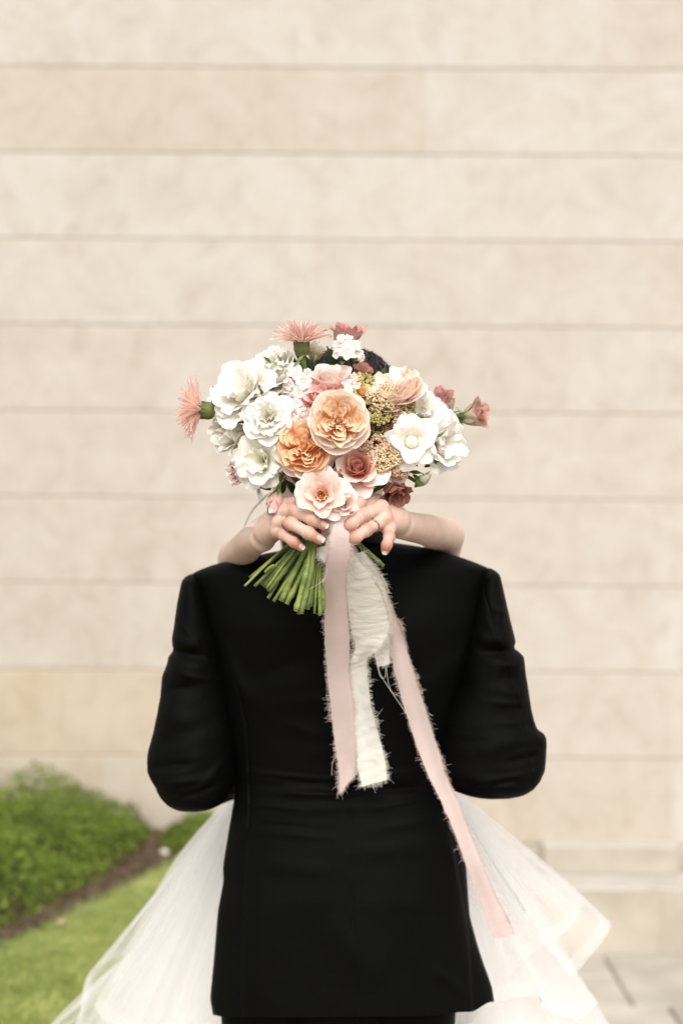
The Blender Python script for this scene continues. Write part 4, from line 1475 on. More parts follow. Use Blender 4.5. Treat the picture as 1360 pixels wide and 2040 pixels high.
def petal_pts(Ln, W, phi, cup, ruf, freq, r0, z0, seed, nu=9, nv=9, tipw=.78, drop=.22, waist=.28, wide=.66, crimp=0.0):
    g = np.random.default_rng(seed)
    v = np.linspace(0, 1, nv)[:, None]
    u = np.linspace(-1, 1, nu)[None]
    w = W / 2 * (waist + (1 - waist) * np.sin(np.minimum(v / wide, 1) * PI / 2)) * (1 - (1 - tipw) * smoothstep((v - wide) / (1 - wide)))
    vv = v * (1 - drop * np.abs(u) ** 2.7 * v ** 1.5) + .02 * np.sin(u * 5 + g.uniform(0, 6)) * v ** 3
    # arc length profile
    s = np.linspace(0, 1.1, 80)
    ph = np.radians(np.interp(s, [0, .5, 1, 1.1], [phi[0], phi[1], phi[2], phi[2]]))
    ph = smooth1(ph, 8)
    ds = s[1] - s[0]
    R = np.concatenate([[0], np.cumsum(np.cos(ph[:-1]) * ds)]) * Ln
    Z = np.concatenate([[0], np.cumsum(np.sin(ph[:-1]) * ds)]) * Ln
    rho = np.interp(vv, s, R); z = np.interp(vv, s, Z); pa = np.interp(vv, s, ph)
    k = cup / (W / 2 + 1e-9)
    x = np.sin(k * u * w) / k
    cd = (1 - np.cos(k * u * w)) / k
    ed = ruf * Ln * vv ** 2.2 * (np.sin(u * freq * PI + g.uniform(0, 6.28)) + .5 * np.sin(u * freq * 1.9 * PI + g.uniform(0, 6.28)) * vv ** 2)
    ed = ed + crimp * Ln * vv ** 6 * np.sin(u * freq * 2.1 * PI + g.uniform(0, 6.28))
    ed = ed + .012 * Ln * np.sin(v * 5 + u * 2.2 + g.uniform(0, 6))
    nrho, nz = -np.sin(pa), np.cos(pa)
    off = cd + ed
    return np.stack([x + 0 * v, r0 + rho + nrho * off, z0 + z + nz * off], -1).reshape(-1, 3)


_pc = {}


def petal_mesh(spec, variant):
    """spec: dict of petal parameters (flower diameter = 1)."""
    key = (spec['key'], variant)
    if key not in _pc:
        nu, nv = spec.get('nu', 9), spec.get('nv', 9)
        vts = petal_pts(spec['L'], spec['W'], spec['phi'], spec.get('cup', .6), spec.get('ruf', .02), spec.get('freq', 1.6), spec.get('r0', .03), spec.get('z0', 0),
                        hash_seed(key), nu, nv, spec.get('tipw', .76), spec.get('drop', .30), spec.get('waist', .28), spec.get('wide', .66), spec.get('crimp', 0))
        _pc[key] = mesh_data('petal', vts, grid_faces(nv, nu), PM['white'], uvs=grid_uv(nv, nu))
    return _pc[key]


def hash_seed(key):
    s = 0
    for ch in str(key):
        s = (s * 131 + ord(ch)) % 1000003
    return s


def ringspec(key, n, **kw):
    kw['key'] = key; kw['n'] = n
    return kw


KINDS = {
    # cabbage rose: outer bowl, then quarters of nested folded petals
    'garden': [ringspec('gA', 7, L=.525, W=.64, phi=(2, 12, 30), cup=.85, ruf=.007, r0=.02, z0=-.03, tipw=.92, drop=.16, nu=11, nv=11), ringspec('gB', 7, L=.515, W=.58, phi=(6, 24, 52), cup=.9, ruf=.010, r0=.02, z0=-.01, tipw=.9, drop=.16, nu=11, nv=11),
               ringspec('gC', 7, L=.48, W=.48, phi=(12, 40, 72), cup=.95, ruf=.022, freq=2, r0=.02, tipw=.9, nu=11, nv=11)],
    'garden_guard': [ringspec('gG', 4, L=.62, W=.60, phi=(0, -8, -30), cup=.35, ruf=.02, r0=.02, z0=-.06)],
    'open': [ringspec('oA', 5, L=.56, W=.58, phi=(10, 14, -28), cup=.45, ruf=.022, r0=.02, z0=-.02), ringspec('oB', 5, L=.50, W=.50, phi=(28, 30, 8), cup=.6, ruf=.03, r0=.02),
             ringspec('oC', 5, L=.40, W=.36, phi=(50, 55, 40), cup=.9, ruf=.05, freq=2.2, r0=.02), ringspec('oD', 4, L=.26, W=.22, phi=(65, 75, 70), cup=1.2, ruf=.07, freq=2.4, r0=.03)],
    'classic': [ringspec('cA', 5, L=.56, W=.62, phi=(14, 24, -12), cup=.55, ruf=.016, r0=.02, z0=-.02), ringspec('cB', 5, L=.52, W=.54, phi=(34, 50, 34), cup=.8, ruf=.018, r0=.02),
                ringspec('cC', 5, L=.46, W=.44, phi=(52, 72, 66), cup=1.0, ruf=.02, r0=.02), ringspec('cD', 4, L=.40, W=.34, phi=(66, 84, 84), cup=1.25, ruf=.03, r0=.015), ringspec('cE', 4, L=.36, W=.24, phi=(76, 92, 96), cup=1.5, ruf=.03, r0=.01)],
    'ruffled': [ringspec('rA', 6, L=.56, W=.60, phi=(20, 24, -6), cup=.35, ruf=.05, freq=2.4, r0=.02, crimp=.022, nu=19, nv=11), ringspec('rB', 6, L=.50, W=.54, phi=(38, 42, 16), cup=.45, ruf=.065, freq=2.7, r0=.02, crimp=.024, nu=19, nv=11),
                ringspec('rC', 6, L=.45, W=.46, phi=(54, 58, 44), cup=.6, ruf=.08, freq=2.8, r0=.02, crimp=.024, nu=19, nv=11), ringspec('rD', 5, L=.40, W=.34, phi=(70, 76, 74), cup=.8, ruf=.09, freq=2.8, r0=.02, crimp=.02, nu=19, nv=11)],
    'broad': [ringspec('wA', 6, L=.58, W=.68, phi=(22, 26, -14), cup=.45, ruf=.05, freq=2.0, r0=.02, crimp=.02, nu=19, nv=11), ringspec('wB', 5, L=.53, W=.60, phi=(42, 46, 16), cup=.6, ruf=.06, freq=2.1, r0=.02, crimp=.02, nu=19, nv=11),
              ringspec('wC', 5, L=.46, W=.48, phi=(62, 66, 52), cup=.8, ruf=.07, freq=2.2, r0=.02, crimp=.02, nu=19, nv=11)],
    'cup': [ringspec('uA', 5, L=.62, W=.64, phi=(42, 30, -32), cup=.55, ruf=.03, freq=1.7, r0=.02, nu=13), ringspec('uB', 4, L=.54, W=.56, phi=(60, 46, 6), cup=.75, ruf=.03, freq=1.8, r0=.02, nu=13)],
    'bell': [ringspec('bA', 5, L=.86, W=.66, phi=(62, 70, 34), cup=.75, ruf=.03, freq=2.2, r0=.03, crimp=.014, nu=13), ringspec('bB', 5, L=.82, W=.56, phi=(68, 78, 58), cup=.9, ruf=.035, freq=2.4, r0=.03, crimp=.014, nu=13), ringspec('bC', 4, L=.74, W=.44, phi=(74, 86, 80), cup=1.1, ruf=.04, freq=2.4, r0=.02, nu=13)],
    'bud': [ringspec('dA', 4, L=.98, W=.62, phi=(48, 92, 112), cup=1.25, ruf=.012, r0=.04, tipw=.5), ringspec('dB', 4, L=.96, W=.50, phi=(56, 94, 108), cup=1.4, ruf=.015, r0=.03, tipw=.5), ringspec('dC', 3, L=.92, W=.36, phi=(64, 94, 100), cup=1.6, ruf=.02, r0=.02, tipw=.6)],
}
LOBE = [ringspec('l%d' % k, 1, L=.205 + .012 * k, W=.16 + .046 * k, phi=(88, 76, 44), cup=1.8 - .13 * k, ruf=.11, freq=1.15, r0=0, z0=0, nu=13, nv=9, tipw=.95, drop=.06, waist=.6, crimp=.012) for k in range(6)]
FL_N = {'rose': 0}


def petal_obj(parent, spec, variant, mat, local):
    me = petal_mesh(spec, variant)
    o = bpy.data.objects.new('petal', me)
    C.objects.link(o)
    o.parent = parent
    o.matrix_basis = local
    o.material_slots[0].link = 'OBJECT'
    o.material_slots[0].material = mat
    return o


def flower(name, label, kind, px, py, d, dia, face, mats, seed, sepals=0, spin=None, back=.2, squash=(1, 1, 1), lobes=5, stamens=False, core=None):
    """A bloom: calyx mesh with each petal a child. dia in photo pixels; face = direction it looks."""
    r = random.Random(seed)
    S = dia * d / FPX
    f = Vector(face).normalized()
    base = V(px, py, d) - f * (back * S)
    q = f.to_track_quat('Z', 'Y').to_matrix().to_4x4()
    mw = Matrix.Translation(base) @ q @ Matrix.Rotation(spin if spin is not None else r.uniform(0, 6.28), 4, 'Z') @ Matrix.Diagonal((S * squash[0], S * squash[1], S * squash[2], 1))
    # calyx: a small cup under the petals, with sepals
    geos, fm = [], []
    t = np.linspace(0, 1, 7)
    geos.append(tube_geo(np.stack([0 * t, 0 * t, -.16 + .18 * t], -1), [.03, .045, .06, .075, .08, .07, .03], 12))
    fm += [0] * len(geos[-1][1])
    for k in range(sepals):
        a = 2 * PI * k / sepals + r.uniform(-.2, .2)
        pv = petal_pts(.42 if kind != 'bud' else .5, .13, (50, 75, 60) if kind == 'bud' else (20, -10, -40), .6, .02, 1, .05, -.04, seed + k, 5, 7, .15, .1, .8, .3)
        ca, sa = math.cos(a), math.sin(a)
        pv = np.stack([pv[:, 0] * ca - pv[:, 1] * sa, pv[:, 0] * sa + pv[:, 1] * ca, pv[:, 2]], -1)
        geos.append((pv, [tuple(x) for x in grid_faces(7, 5)])); fm += [0] * len(geos[-1][1])
    if stamens:
        for k in range(46):
            a = r.uniform(0, 6.28); rr_ = .11 * math.sqrt(r.random())
            b0 = np.array([rr_ * .5 * math.cos(a), rr_ * .5 * math.sin(a), .0]); b1 = np.array([rr_ * 1.25 * math.cos(a), rr_ * 1.25 * math.sin(a), .12 + r.uniform(0, .05)])
            geos.append(tube_geo(np.array([b0, (b0 + b1) / 2, b1 * [1, 1, .97], b1]), [.005, .005, .016, .010], 5)); fm += [1] * len(geos[-1][1])
    if core == 'stigma':
        t = np.linspace(0, 1, 8)
        geos.append(tube_geo(np.stack([0 * t, 0 * t, .05 + .30 * t], -1), [.03, .05, .09, .115, .12, .11, .08, .02], 14)); fm += [2] * len(geos[-1][1])
    v_, f_ = merge(geos)
    me = mesh_data(name, v_, f_, [M['calyx'], M['stamen'], M['stigma']], fmat=fm)
    o = bpy.data.objects.new(name, me)
    C.objects.link(o)
    o.parent = bq
    o.matrix_parent_inverse = Matrix.Translation(bq.location).inverted()
    o.matrix_basis = mw
    if label: o['label'] = label
    rings = KINDS[kind]
    for i, sp in enumerate(rings):
        mat = PM[mats[min(i, len(mats) - 1)]]
        a0 = r.uniform(0, 6.28)
        for k in range(sp['n']):
            a = a0 + 2 * PI * k / sp['n'] + r.uniform(-.14, .14)
            tilt = Matrix.Rotation(r.uniform(-.09, .09), 4, 'X') @ Matrix.Rotation(r.uniform(-.07, .07), 4, 'Y')
            sc_ = r.uniform(.94, 1.06)
            petal_obj(o, sp, r.randrange(4), mat, Matrix.Rotation(a, 4, 'Z') @ tilt @ Matrix.Diagonal((sc_, sc_, sc_ * (1 + .012 * (k % 2)), 1)))
    if kind == 'garden':
        a0 = r.uniform(0, 6.28)
        m_in = PM[mats[-1]]
        for L_ in range(lobes):
            a = a0 + 2 * PI * L_ / lobes + r.uniform(-.12, .12)
            for k in range(6):
                sp = LOBE[k]
                rho = .045 + .052 * k + r.uniform(-.006, .006)
                loc = Matrix.Rotation(a + r.uniform(-.10, .10), 4, 'Z') @ Matrix.Translation((r.uniform(-.012, .012), rho, .075)) @ Matrix.Rotation(-.04 - .02 * k + r.uniform(-.07, .07), 4, 'X') @ Matrix.Rotation(r.uniform(-.22, .22), 4, 'Z')
                sc_ = r.uniform(.93, 1.05)
                petal_obj(o, sp, r.randrange(6), m_in, loc @ Matrix.Diagonal((sc_, sc_, sc_, 1)))
        for k in range(4):
            petal_obj(o, LOBE[0], r.randrange(6), m_in, Matrix.Rotation(a0 + k * 1.57 + .5, 4, 'Z') @ Matrix.Translation((0, .015, .07)) @ Matrix.Rotation(.25, 4, 'X') @ Matrix.Diagonal((.75, .75, .86, 1)))
    return o


# roses -----------------------------------------------------------
flower('garden_rose', 'large round peach rose facing front, fullest bloom', 'garden', 674, 838, 1.925, 124, (.02, -1, .10), ['peach_outer', 'peach_outer', 'peach', 'peach'], 101, 5)
flower('garden_rose', 'apricot rose with darker centre, tucked lower left of the large peach one', 'garden', 606, 890, 1.945, 122, (-.14, -1, .30), ['peach_outer', 'apricot', 'apricot', 'apricot'], 205, 5)
o = flower('guard_petals', 'pale peach outer petals hanging under the apricot rose', 'garden_guard', 600, 930, 1.985, 120, (-.10, -1, .10), ['peach_outer'], 51, 0, spin=2.2)
flower('spray_rose', 'open pink rose with orange brown stamens, low in the middle', 'open', 640, 986, 1.930, 106, (-.05, -1, .12), ['palepink', 'pink', 'pink', 'pink'], 33, 5, stamens=True, back=.12)
flower('spray_rose', 'small pink rose beside the open pink one', 'classic', 685, 1003, 1.932, 62, (.15, -1, .0), ['palepink', 'pink', 'pink', 'pink', 'coral'], 34, 5)
flower('rose', 'pink rose with dark red heart under the large peach rose', 'classic', 712, 930, 1.955, 112, (-.08, -1, .45), ['palepink', 'pink', 'rosy', 'rosy', 'rosy'], 35, 5, back=.25)
flower('rose', 'pale pink rose seen side-on at the top', 'classic', 658, 745, 1.98, 118, (-.02, -.55, 1), ['palepink', 'palepink', 'palepink', 'palepink', 'pink'], 36, 5, back=.3)
flower('rose', 'coral pink rose half hidden behind the large peach rose', 'classic', 632, 788, 1.965, 108, (-.25, -.8, .45), ['coral', 'coral', 'coral', 'coral', 'coral'], 37, 3, back=.3)
flower('garden_rose', 'pale peach rose tilted up on the right', 'garden', 786, 772, 1.98, 124, (-.30, -.62, .85), ['palepink', 'peach_outer', 'peach_outer', 'peach_outer'], 38, 5, back=.2)
flower('rose', 'small yellow bloom above the large peach rose', 'classic', 722, 782, 1.975, 50, (.2, -.8, .6), ['gold'], 39, 0)
flower('spray_rose', 'small pink bud rose between the pink roses', 'bud', 672, 940, 1.955, 26, (.3, -1, .2), ['pink'], 40, 3)
# white blooms ------------------------------------------------------
flower('white_bloom', 'white ruffled bloom at the top left', 'broad', 530, 704, 2.01, 84, (-.45, -.55, .75), ['white', 'white', 'ivory'], 60, 4, back=.45)
flower('white_bloom', 'broad white ruffled bloom on the upper left', 'broad', 480, 776, 1.99, 142, (-.55, -.75, .45), ['white', 'white', 'white', 'white'], 61, 5)
flower('white_bloom', 'white petals left behind the broad white bloom', 'broad', 440, 795, 2.03, 96, (-.9, -.35, .3), ['white', 'white', 'white', 'ivory'], 62, 3)
flower('white_bloom', 'ruffled white bloom left of the apricot rose', 'ruffled', 533, 830, 1.955, 100, (-.12, -1, .22), ['white', 'white', 'white', 'ivory'], 63, 5)
flower('white_bloom', 'cream bloom turned away at the lower left', 'bell', 460, 866, 2.005, 92, (-.75, -.45, -.12), ['ivory', 'ivory', 'ivory'], 64, 5, back=.45)
flower('white_bloom', 'ruffled cream bloom at the lower left edge', 'broad', 518, 918, 1.970, 108, (-.35, -.9, -.05), ['ivory', 'white', 'ivory', 'ivory'], 65, 5)
flower('white_bloom', 'white bloom in the gap on the upper left', 'broad', 550, 752, 2.0, 100, (-.2, -.7, .6), ['white', 'white', 'white', 'ivory'], 66, 3)
flower('white_bloom', 'open white cup with round pale centre on the right', 'cup', 820, 880, 1.955, 106, (.02, -1, -.02), ['white', 'white'], 67, 4, core='stigma', spin=.6, back=.28)
flower('white_bloom', 'white ruffled bloom at the right edge', 'broad', 884, 884, 1.985, 116, (.65, -.8, -.10), ['white', 'white', 'white', 'white'], 68, 4)
flower('white_bloom', 'white bloom behind the open white cup', 'broad', 838, 816, 1.99, 112, (.25, -.75, .5), ['white', 'white', 'white', 'white'], 69, 4)
# dusky and mauve blooms ---------------------------------------------
flower('mauve_bloom', 'dusky mauve bloom standing out on the right', 'bell', 882, 806, 2.03, 74, (-.35, -.6, .75), ['antique', 'mauve', 'mauve'], 70, 4, back=.42)
flower('mauve_bloom', 'faded mauve and cream bud farthest right', 'bell', 942, 828, 2.03, 70, (.75, -.45, .25), ['antique', 'antique', 'antique'], 71, 5, back=.40)
flower('mauve_bloom', 'mauve edged bloom at the top', 'bell', 690, 682, 2.03, 88, (.05, -.35, .9), ['antique', 'mauve', 'mauve'], 72, 3, back=.4)
flower('dusky_bloom', 'brownish pink bloom hanging at the lower right', 'bell', 786, 976, 1.99, 78, (.25, -.6, -.8), ['brown', 'brown', 'brown'], 73, 3, back=.45)
flower('dusky_bloom', 'small brownish bloom under the dark hair', 'cup', 722, 738, 2.02, 40, (.2, -.7, .6), ['brown', 'brown'], 74, 0)
flower('rose_bud', 'dusty pink bud hanging down on the left', 'bud', 546, 1003, 1.98, 66, (-.25, -.45, -.85), ['blushbud', 'blushbud', 'palepink'], 75, 5, back=.45, squash=(1.15, 1.0, .9))
flower('rose_bud', 'pale pink bud at the lower left edge', 'bell', 482, 942, 2.0, 58, (-.75, -.5, -.2), ['palepink', 'palepink', 'blushbud'], 76, 4, back=.35)
flower('rose_bud', 'small coral bud behind the cream blooms', 'bud', 498, 885, 2.0, 44, (-.7, -.6, .1), ['coral', 'pink', 'pink'], 77, 2, back=.3)
flower('green_bud', 'greenish white bud low on the right', 'bud', 842, 956, 1.99, 46, (.5, -.6, .45), ['greenbud', 'greenbud', 'greenbud'], 78, 5, back=.45)
flower('rose', 'small blush bloom peeping above the dusky one', 'cup', 790, 945, 1.98, 44, (.3, -.9, -.3), ['palepink', 'blushbud'], 79, 0)
flower('rose', 'pale pink petals on the right behind the peach rose', 'ruffled', 838, 788, 2.01, 72, (.5, -.5, .7), ['palepink', 'palepink', 'white', 'white'], 80, 0)
flower('green_bloom', 'pale green bloom beside the pink gerbera', 'bell', 628, 705, 2.03, 52, (.2, -.5, .85), ['greenbud', 'ivory', 'ivory'], 81, 3, back=.4)


# gerberas: a scaly green calyx and a brush of thin rays ---------------
def gerbera(label, px, py, d, dia, axis_, seed, n=260):
    r = random.Random(seed)
    S = dia * d / FPX
    f = Vector(axis_).normalized()
    q = f.to_track_quat('Z', 'Y').to_matrix().to_4x4()
    mw = Matrix.Translation(V(px, py, d)) @ q @ Matrix.Diagonal((S, S, S, 1))
    geos = []
    t = np.linspace(0, 1, 10)
    geos.append(tube_geo(np.stack([0 * t, 0 * t, -.20 + .36 * t], -1), [.05, .10, .14, .16, .17, .17, .165, .16, .155, .10], 22))
    for row in range(3):
        for k in range(16):
            a = 2 * PI * (k + .5 * row) / 16
            z0 = -.16 + .10 * row
            pv = petal_pts(.22, .075, (72, 86, 95 + 4 * row), .5, .02, 1, .150 - .02 * abs(row - 1), z0, seed + k, 4, 5, .2, .1, .9, .3)
            ca, sa = math.cos(a), math.sin(a)
            geos.append((np.stack([pv[:, 0] * ca - pv[:, 1] * sa, pv[:, 0] * sa + pv[:, 1] * ca, pv[:, 2]], -1), [tuple(x) for x in grid_faces(5, 4)]))
    v_, f_ = merge(geos)
    o = bpy.data.objects.new('gerbera', mesh_data('gerbera', v_, f_, M['calyx_dark']))
    C.objects.link(o); o.parent = bq
    o.matrix_parent_inverse = Matrix.Translation(bq.location).inverted()
    o.matrix_basis = mw
    o['label'] = label
    vs, fs, uvs, off = [], [], [], 0
    for k in range(n):
        a = r.uniform(0, 6.28)
        lay = r.random()
        el = rad(12 + 62 * lay + r.uniform(-8, 8))
        ln = (.56 - .10 * lay) * r.uniform(.85, 1.12)
        pv = petal_pts(ln, .024 + .014 * r.random(), (math.degrees(el) + 12, math.degrees(el), math.degrees(el) - 16), .9, .015, 1, .12 * (1 - lay * .7), .10, seed * 7 + k, 3, 7, .25, .05, .7, .4)
        ca, sa = math.cos(a), math.sin(a)
        pv = np.stack([pv[:, 0] * ca - pv[:, 1] * sa, pv[:, 0] * sa + pv[:, 1] * ca, pv[:, 2]], -1)
        vs.append(pv); fs += [tuple(x + off) for x in grid_faces(7, 3)]; off += len(pv)
        u_ = grid_uv(7, 3); u_[:, 1] = np.clip(u_[:, 1] * .7 + r.uniform(-.1, .4), 0, 1); uvs.append(u_)
    m_ = mesh_data('ray_petals', np.vstack(vs), fs, PM['ray'], uvs=np.vstack(uvs))
    c_ = bpy.data.objects.new('ray_petals', m_)
    C.objects.link(c_); c_.parent = o
    c_['kind'] = 'stuff'
    return o


def stem_part(pts, r0, r1, parent=None, name='stem', mats=None, seg=8, n=14):
    c = catmull(pts, n)
    v_, f_ = tube_geo(c, np.linspace(r0, r1, n), seg)
    return mesh_obj(name, v_, f_, mats or M['stem'], parent or bq)


gerbera('pink shaggy gerbera at the top, seen from the side', 601, 692, 2.0, 96, (-.02, -.25, 1), 301)
gerbera('pink shaggy gerbera standing out on the far left', 412, 818, 2.01, 104, (-1, -.15, .10), 302)
stem_part([P(418, 819, 2.012), P(440, 822, 2.02), P(480, 826, 2.04), P(560, 880, 2.05)], .0032, .0034)


# stock: spikes of small four-petalled florets ------------------------
def floret_mesh(seed):
    geos, uvs = [], []
    for k in range(5):
        pv = petal_pts(.55, .50, (34 + 9 * (k % 3), 14, -30), .4, .10, 1.6, .03, 0, seed * 10 + k, 7, 6, .85, .25, .3)
        a = 2 * PI * k / 5 + .2 * math.sin(seed + k)
        ca, sa = math.cos(a), math.sin(a)
        geos.append((np.stack([pv[:, 0] * ca - pv[:, 1] * sa, pv[:, 0] * sa + pv[:, 1] * ca, pv[:, 2]], -1), [tuple(x) for x in grid_faces(6, 7)]))
        uvs.append(grid_uv(6, 7))
    t = np.linspace(0, 1, 4)
    c = tube_geo(np.stack([0 * t, 0 * t, -.02 + .16 * t], -1), [.05, .09, .08, .03], 7)
    geos.append(c); uvs.append(np.tile([[.5, .02]], (len(c[0]), 1)))
    v_, f_ = merge(geos)
    fm = [0] * (len(f_) - len(c[1])) + [1] * len(c[1])
    return mesh_data('floret', v_, f_, [PM['lilac'], M['stigma']], uvs=np.vstack(uvs), fmat=fm)


FLO = [floret_mesh(k) for k in range(4)]


def stock(label, spots, mat, seed):
    r = random.Random(seed)
    a, b = spots[0], spots[-1]
    root = stem_part([P(a[0], a[1], a[2] + .03), P((a[0] + b[0]) / 2, (a[1] + b[1]) / 2, (a[2] + b[2]) / 2 + .04), P(b[0], b[1], b[2] + .05)], .0028, .0024, name='stock')
    root['label'] = label
    for (px, py, d, dia, fx, fz) in spots:
        o = bpy.data.objects.new('floret', FLO[r.randrange(4)])
        S = dia * d / FPX * r.uniform(.7, 1.0)
        f = Vector((fx + r.uniform(-.5, .5), -1, fz + r.uniform(-.4, .5))).normalized()
        C.objects.link(o); o.parent = root
        o.matrix_parent_inverse = Matrix.Translation(bq.location).inverted()
        o.matrix_basis = Matrix.Translation(bq.location) @ Matrix.Identity(4)
        o.matrix_parent_inverse = Matrix.Identity(4)
        o.matrix_basis = Matrix.Translation(V(px, py, d)) @ f.to_track_quat('Z', 'Y').to_matrix().to_4x4() @ Matrix.Rotation(r.uniform(0, 6), 4, 'Z') @ Matrix.Diagonal((S, S, S, 1))
        o.material_slots[0].link = 'OBJECT'
        o.material_slots[0].material = PM[mat]
    return root


stock('pale lilac stock florets above the apricot rose', [(588, 748, 1.985, 34, -.2, .5), (604, 760, 1.97, 36, .1, .3), (575, 766, 1.98, 34, -.4, .2), (596, 782, 1.965, 38, -.1, .2), (580, 795, 1.975, 34, -.3, .1), (612, 745, 1.98, 30, .2, .6), (590, 806, 1.965, 28, .0, -.1),
                                                       (570, 782, 1.985, 28, -.5, .1)], 'lilac', 5)
stock('pale lilac stock florets touching the ruffled white bloom', [(586, 826, 1.962, 38, 0, .2), (600, 838, 1.962, 34, .2, 0), (578, 845, 1.968, 30, -.2, -.2), (596, 815, 1.962, 28, .1, .3), (606, 822, 1.962, 22, .2, .1)], 'lilac', 6)
stock('blush white stock florets at the top beside the mauve edged bloom', [(678, 690, 1.985, 32, -.2, .4), (692, 678, 1.99, 30, .1, .6), (706, 690, 1.985, 32, .3, .3), (690, 702, 1.98, 34, 0, .1), (672, 706, 1.985, 28, -.3, .1), (712, 704, 1.985, 30, .4, .1), (718, 712, 1.99, 24, .6, 0), (680, 674, 1.99, 22, -.1, .8)], 'lilac', 7)
stock('tiny blush florets between pale pink rose and yarrow', [(690, 762, 1.965, 24, .1, .4), (704, 752, 1.97, 24, .3, .4), (694, 776, 1.955, 22, .1, .2), (710, 768, 1.97, 22, .3, .3)], 'palepink', 8)
stock('white stock florets left of the yarrow', [(798, 830, 1.965, 30, -.1, .3), (806, 816, 1.97, 30, .1, .5), (795, 848, 1.962, 26, -.2, .1)], 'white', 9)


# yarrow: flat heads of tiny beads --------------------------------------
def bead(r):
    a = [(0, 0, 1), (.9, 0, .2), (.28, .86, .2), (-.73, .53, .2), (-.73, -.53, .2), (.28, -.86, .2), (0, 0, -.7)]
    k = r.uniform(0, 6.28)
    c, s = math.cos(k), math.sin(k)
    v = [(x * c - y * s, x * s + y * c, z) for x, y, z in a]
    f = [(0, 1, 2), (0, 2, 3), (0, 3, 4), (0, 4, 5), (0, 5, 1), (6, 2, 1), (6, 3, 2), (6, 4, 3), (6, 5, 4), (6, 1, 5)]
    return np.array(v), f


def yarrow(label, px, py, d, w, h, face, mat, seed, n=120):
    w, h, n = w * 1.28, h * 1.28, int(n * 1.9)
    r = random.Random(seed)
    f = Vector(face).normalized()
    q = np.array(f.to_track_quat('Z', 'Y').to_matrix())
    c = P(px, py, d)
    k = d / FPX
    geos, subs = [], []
    ncl = max(int(n / 14), 3)
    for i in range(ncl):
        a = r.uniform(0, 6.28); rr_ = math.sqrt(r.random())
        subs.append((rr_ * math.cos(a) * .40, rr_ * math.sin(a) * .40))
    stalks = []
    for sx_, sy_ in subs:
        dome = .10 * (1 - (sx_ ** 2 + sy_ ** 2) / .16)
        for j in range(int(n / ncl)):
            a = r.uniform(0, 6.28); rr_ = .145 * math.sqrt(r.random())
            lx, ly = sx_ + rr_ * math.cos(a), sy_ + rr_ * math.sin(a)
            lz = dome + .05 * (1 - (rr_ / .145) ** 2) + r.uniform(-.02, .02)
            loc = q @ np.array([lx * w * k, ly * h * k, lz * (w + h) / 2 * k])
            bv_, bf_ = bead(r)
            geos.append((c + loc + (q @ (bv_.T * r.uniform(.0015, .0025))).T, bf_))
        stalks.append(tube_geo(np.array([c - np.array(f) * .035, c - np.array(f) * .016 + q @ np.array([sx_ * w * k * .5, sy_ * h * k * .5, 0]), c + q @ np.array([sx_ * w * k, sy_ * h * k, dome * w * k - .002])]), [.0012, .0010, .0008], 5))
    v_, f_ = merge(stalks)
    o = mesh_obj('yarrow', v_, f_, M['stem'], bq)
    o['label'] = label
    v_, f_ = merge(geos)
    b = mesh_obj('yarrow_head', v_, f_, M[mat])
    b.parent = o
    b['kind'] = 'stuff'
    return o


for args in [('tan yarrow head under the peach rose at right', 762, 793, 1.962, 62, 52, (.1, -1, .3), 'yarrow_buff', 1, 170),
             ('buff yarrow head under the brownish bloom', 724, 752, 1.985, 36, 30, (.1, -1, .5), 'yarrow_green', 2, 80),
             ('yellow green yarrow head beside the large peach rose', 754, 828, 1.962, 48, 36, (.1, -1, .1), 'yarrow_green', 3, 110),
             ('tan yarrow head left of the white blooms', 788, 812, 1.968, 44, 48, (.2, -1, .2), 'yarrow_tan', 4, 110),
             ('green yarrow tips near the white blooms', 814, 806, 1.968, 26, 34, (.2, -1, .3), 'yarrow_green', 5, 60),
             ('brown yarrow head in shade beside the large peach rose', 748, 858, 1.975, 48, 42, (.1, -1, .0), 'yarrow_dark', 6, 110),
             ('small yellow green yarrow head in the dark gap', 766, 872, 1.972, 34, 34, (.1, -1, .1), 'yarrow_green', 7, 60),
             ('tan yarrow head in the middle of the right side', 750, 896, 1.960, 58, 44, (.05, -1, -.1), 'yarrow_tan', 8, 140),
             ('tan yarrow head under the open white cup', 772, 918, 1.958, 60, 48, (.1, -1, -.2), 'yarrow_buff', 9, 150),
             ('lowest tan yarrow head', 796, 934, 1.968, 44, 30, (.2, -1, -.3), 'yarrow_tan', 10, 90),
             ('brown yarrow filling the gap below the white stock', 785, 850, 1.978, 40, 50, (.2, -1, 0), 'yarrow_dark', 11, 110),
             ('dark green yarrow bud above the dusky bloom', 776, 955, 1.985, 26, 24, (.1, -1, -.2), 'yarrow_green', 12, 46)]:
    yarrow(*args)


# leaves ------------------------------------------------------------------
_leafm = {}


def leaf(px, py, d, length, direction, mat='leaf', seed=0, w=.36, curl=-25):
    key = (w, curl, seed % 4)
    if key not in _leafm:
        vts = petal_pts(1.0, w, (10, 0, curl), .5, .03, 1.2, 0, 0, seed % 4 + 900, 7, 9, .12, .05, .25, .42)
        _leafm[key] = mesh_data('leaf', vts, grid_faces(9, 7), PM['leaf'], uvs=grid_uv(9, 7))
    o = bpy.data.objects.new('leaf', _leafm[key])
    S = length * d / FPX
    dv = Vector(direction).normalized()
    C.objects.link(o); o.parent = bq
    o.matrix_parent_inverse = Matrix.Translation(bq.location).inverted()
    y = dv
    z = Vector((0.1, -1, .3)); z = (z - y * z.dot(y)).normalized()
    x = y.cross(z)
    R = Matrix((x, y, z)).transposed().to_4x4()
    o.matrix_basis = Matrix.Translation(V(px, py, d)) @ R @ Matrix.Diagonal((S, S, S, 1))
    o.material_slots[0].link = 'OBJECT'
    o.material_slots[0].material = PM[mat]
    return o


rl = random.Random(9)
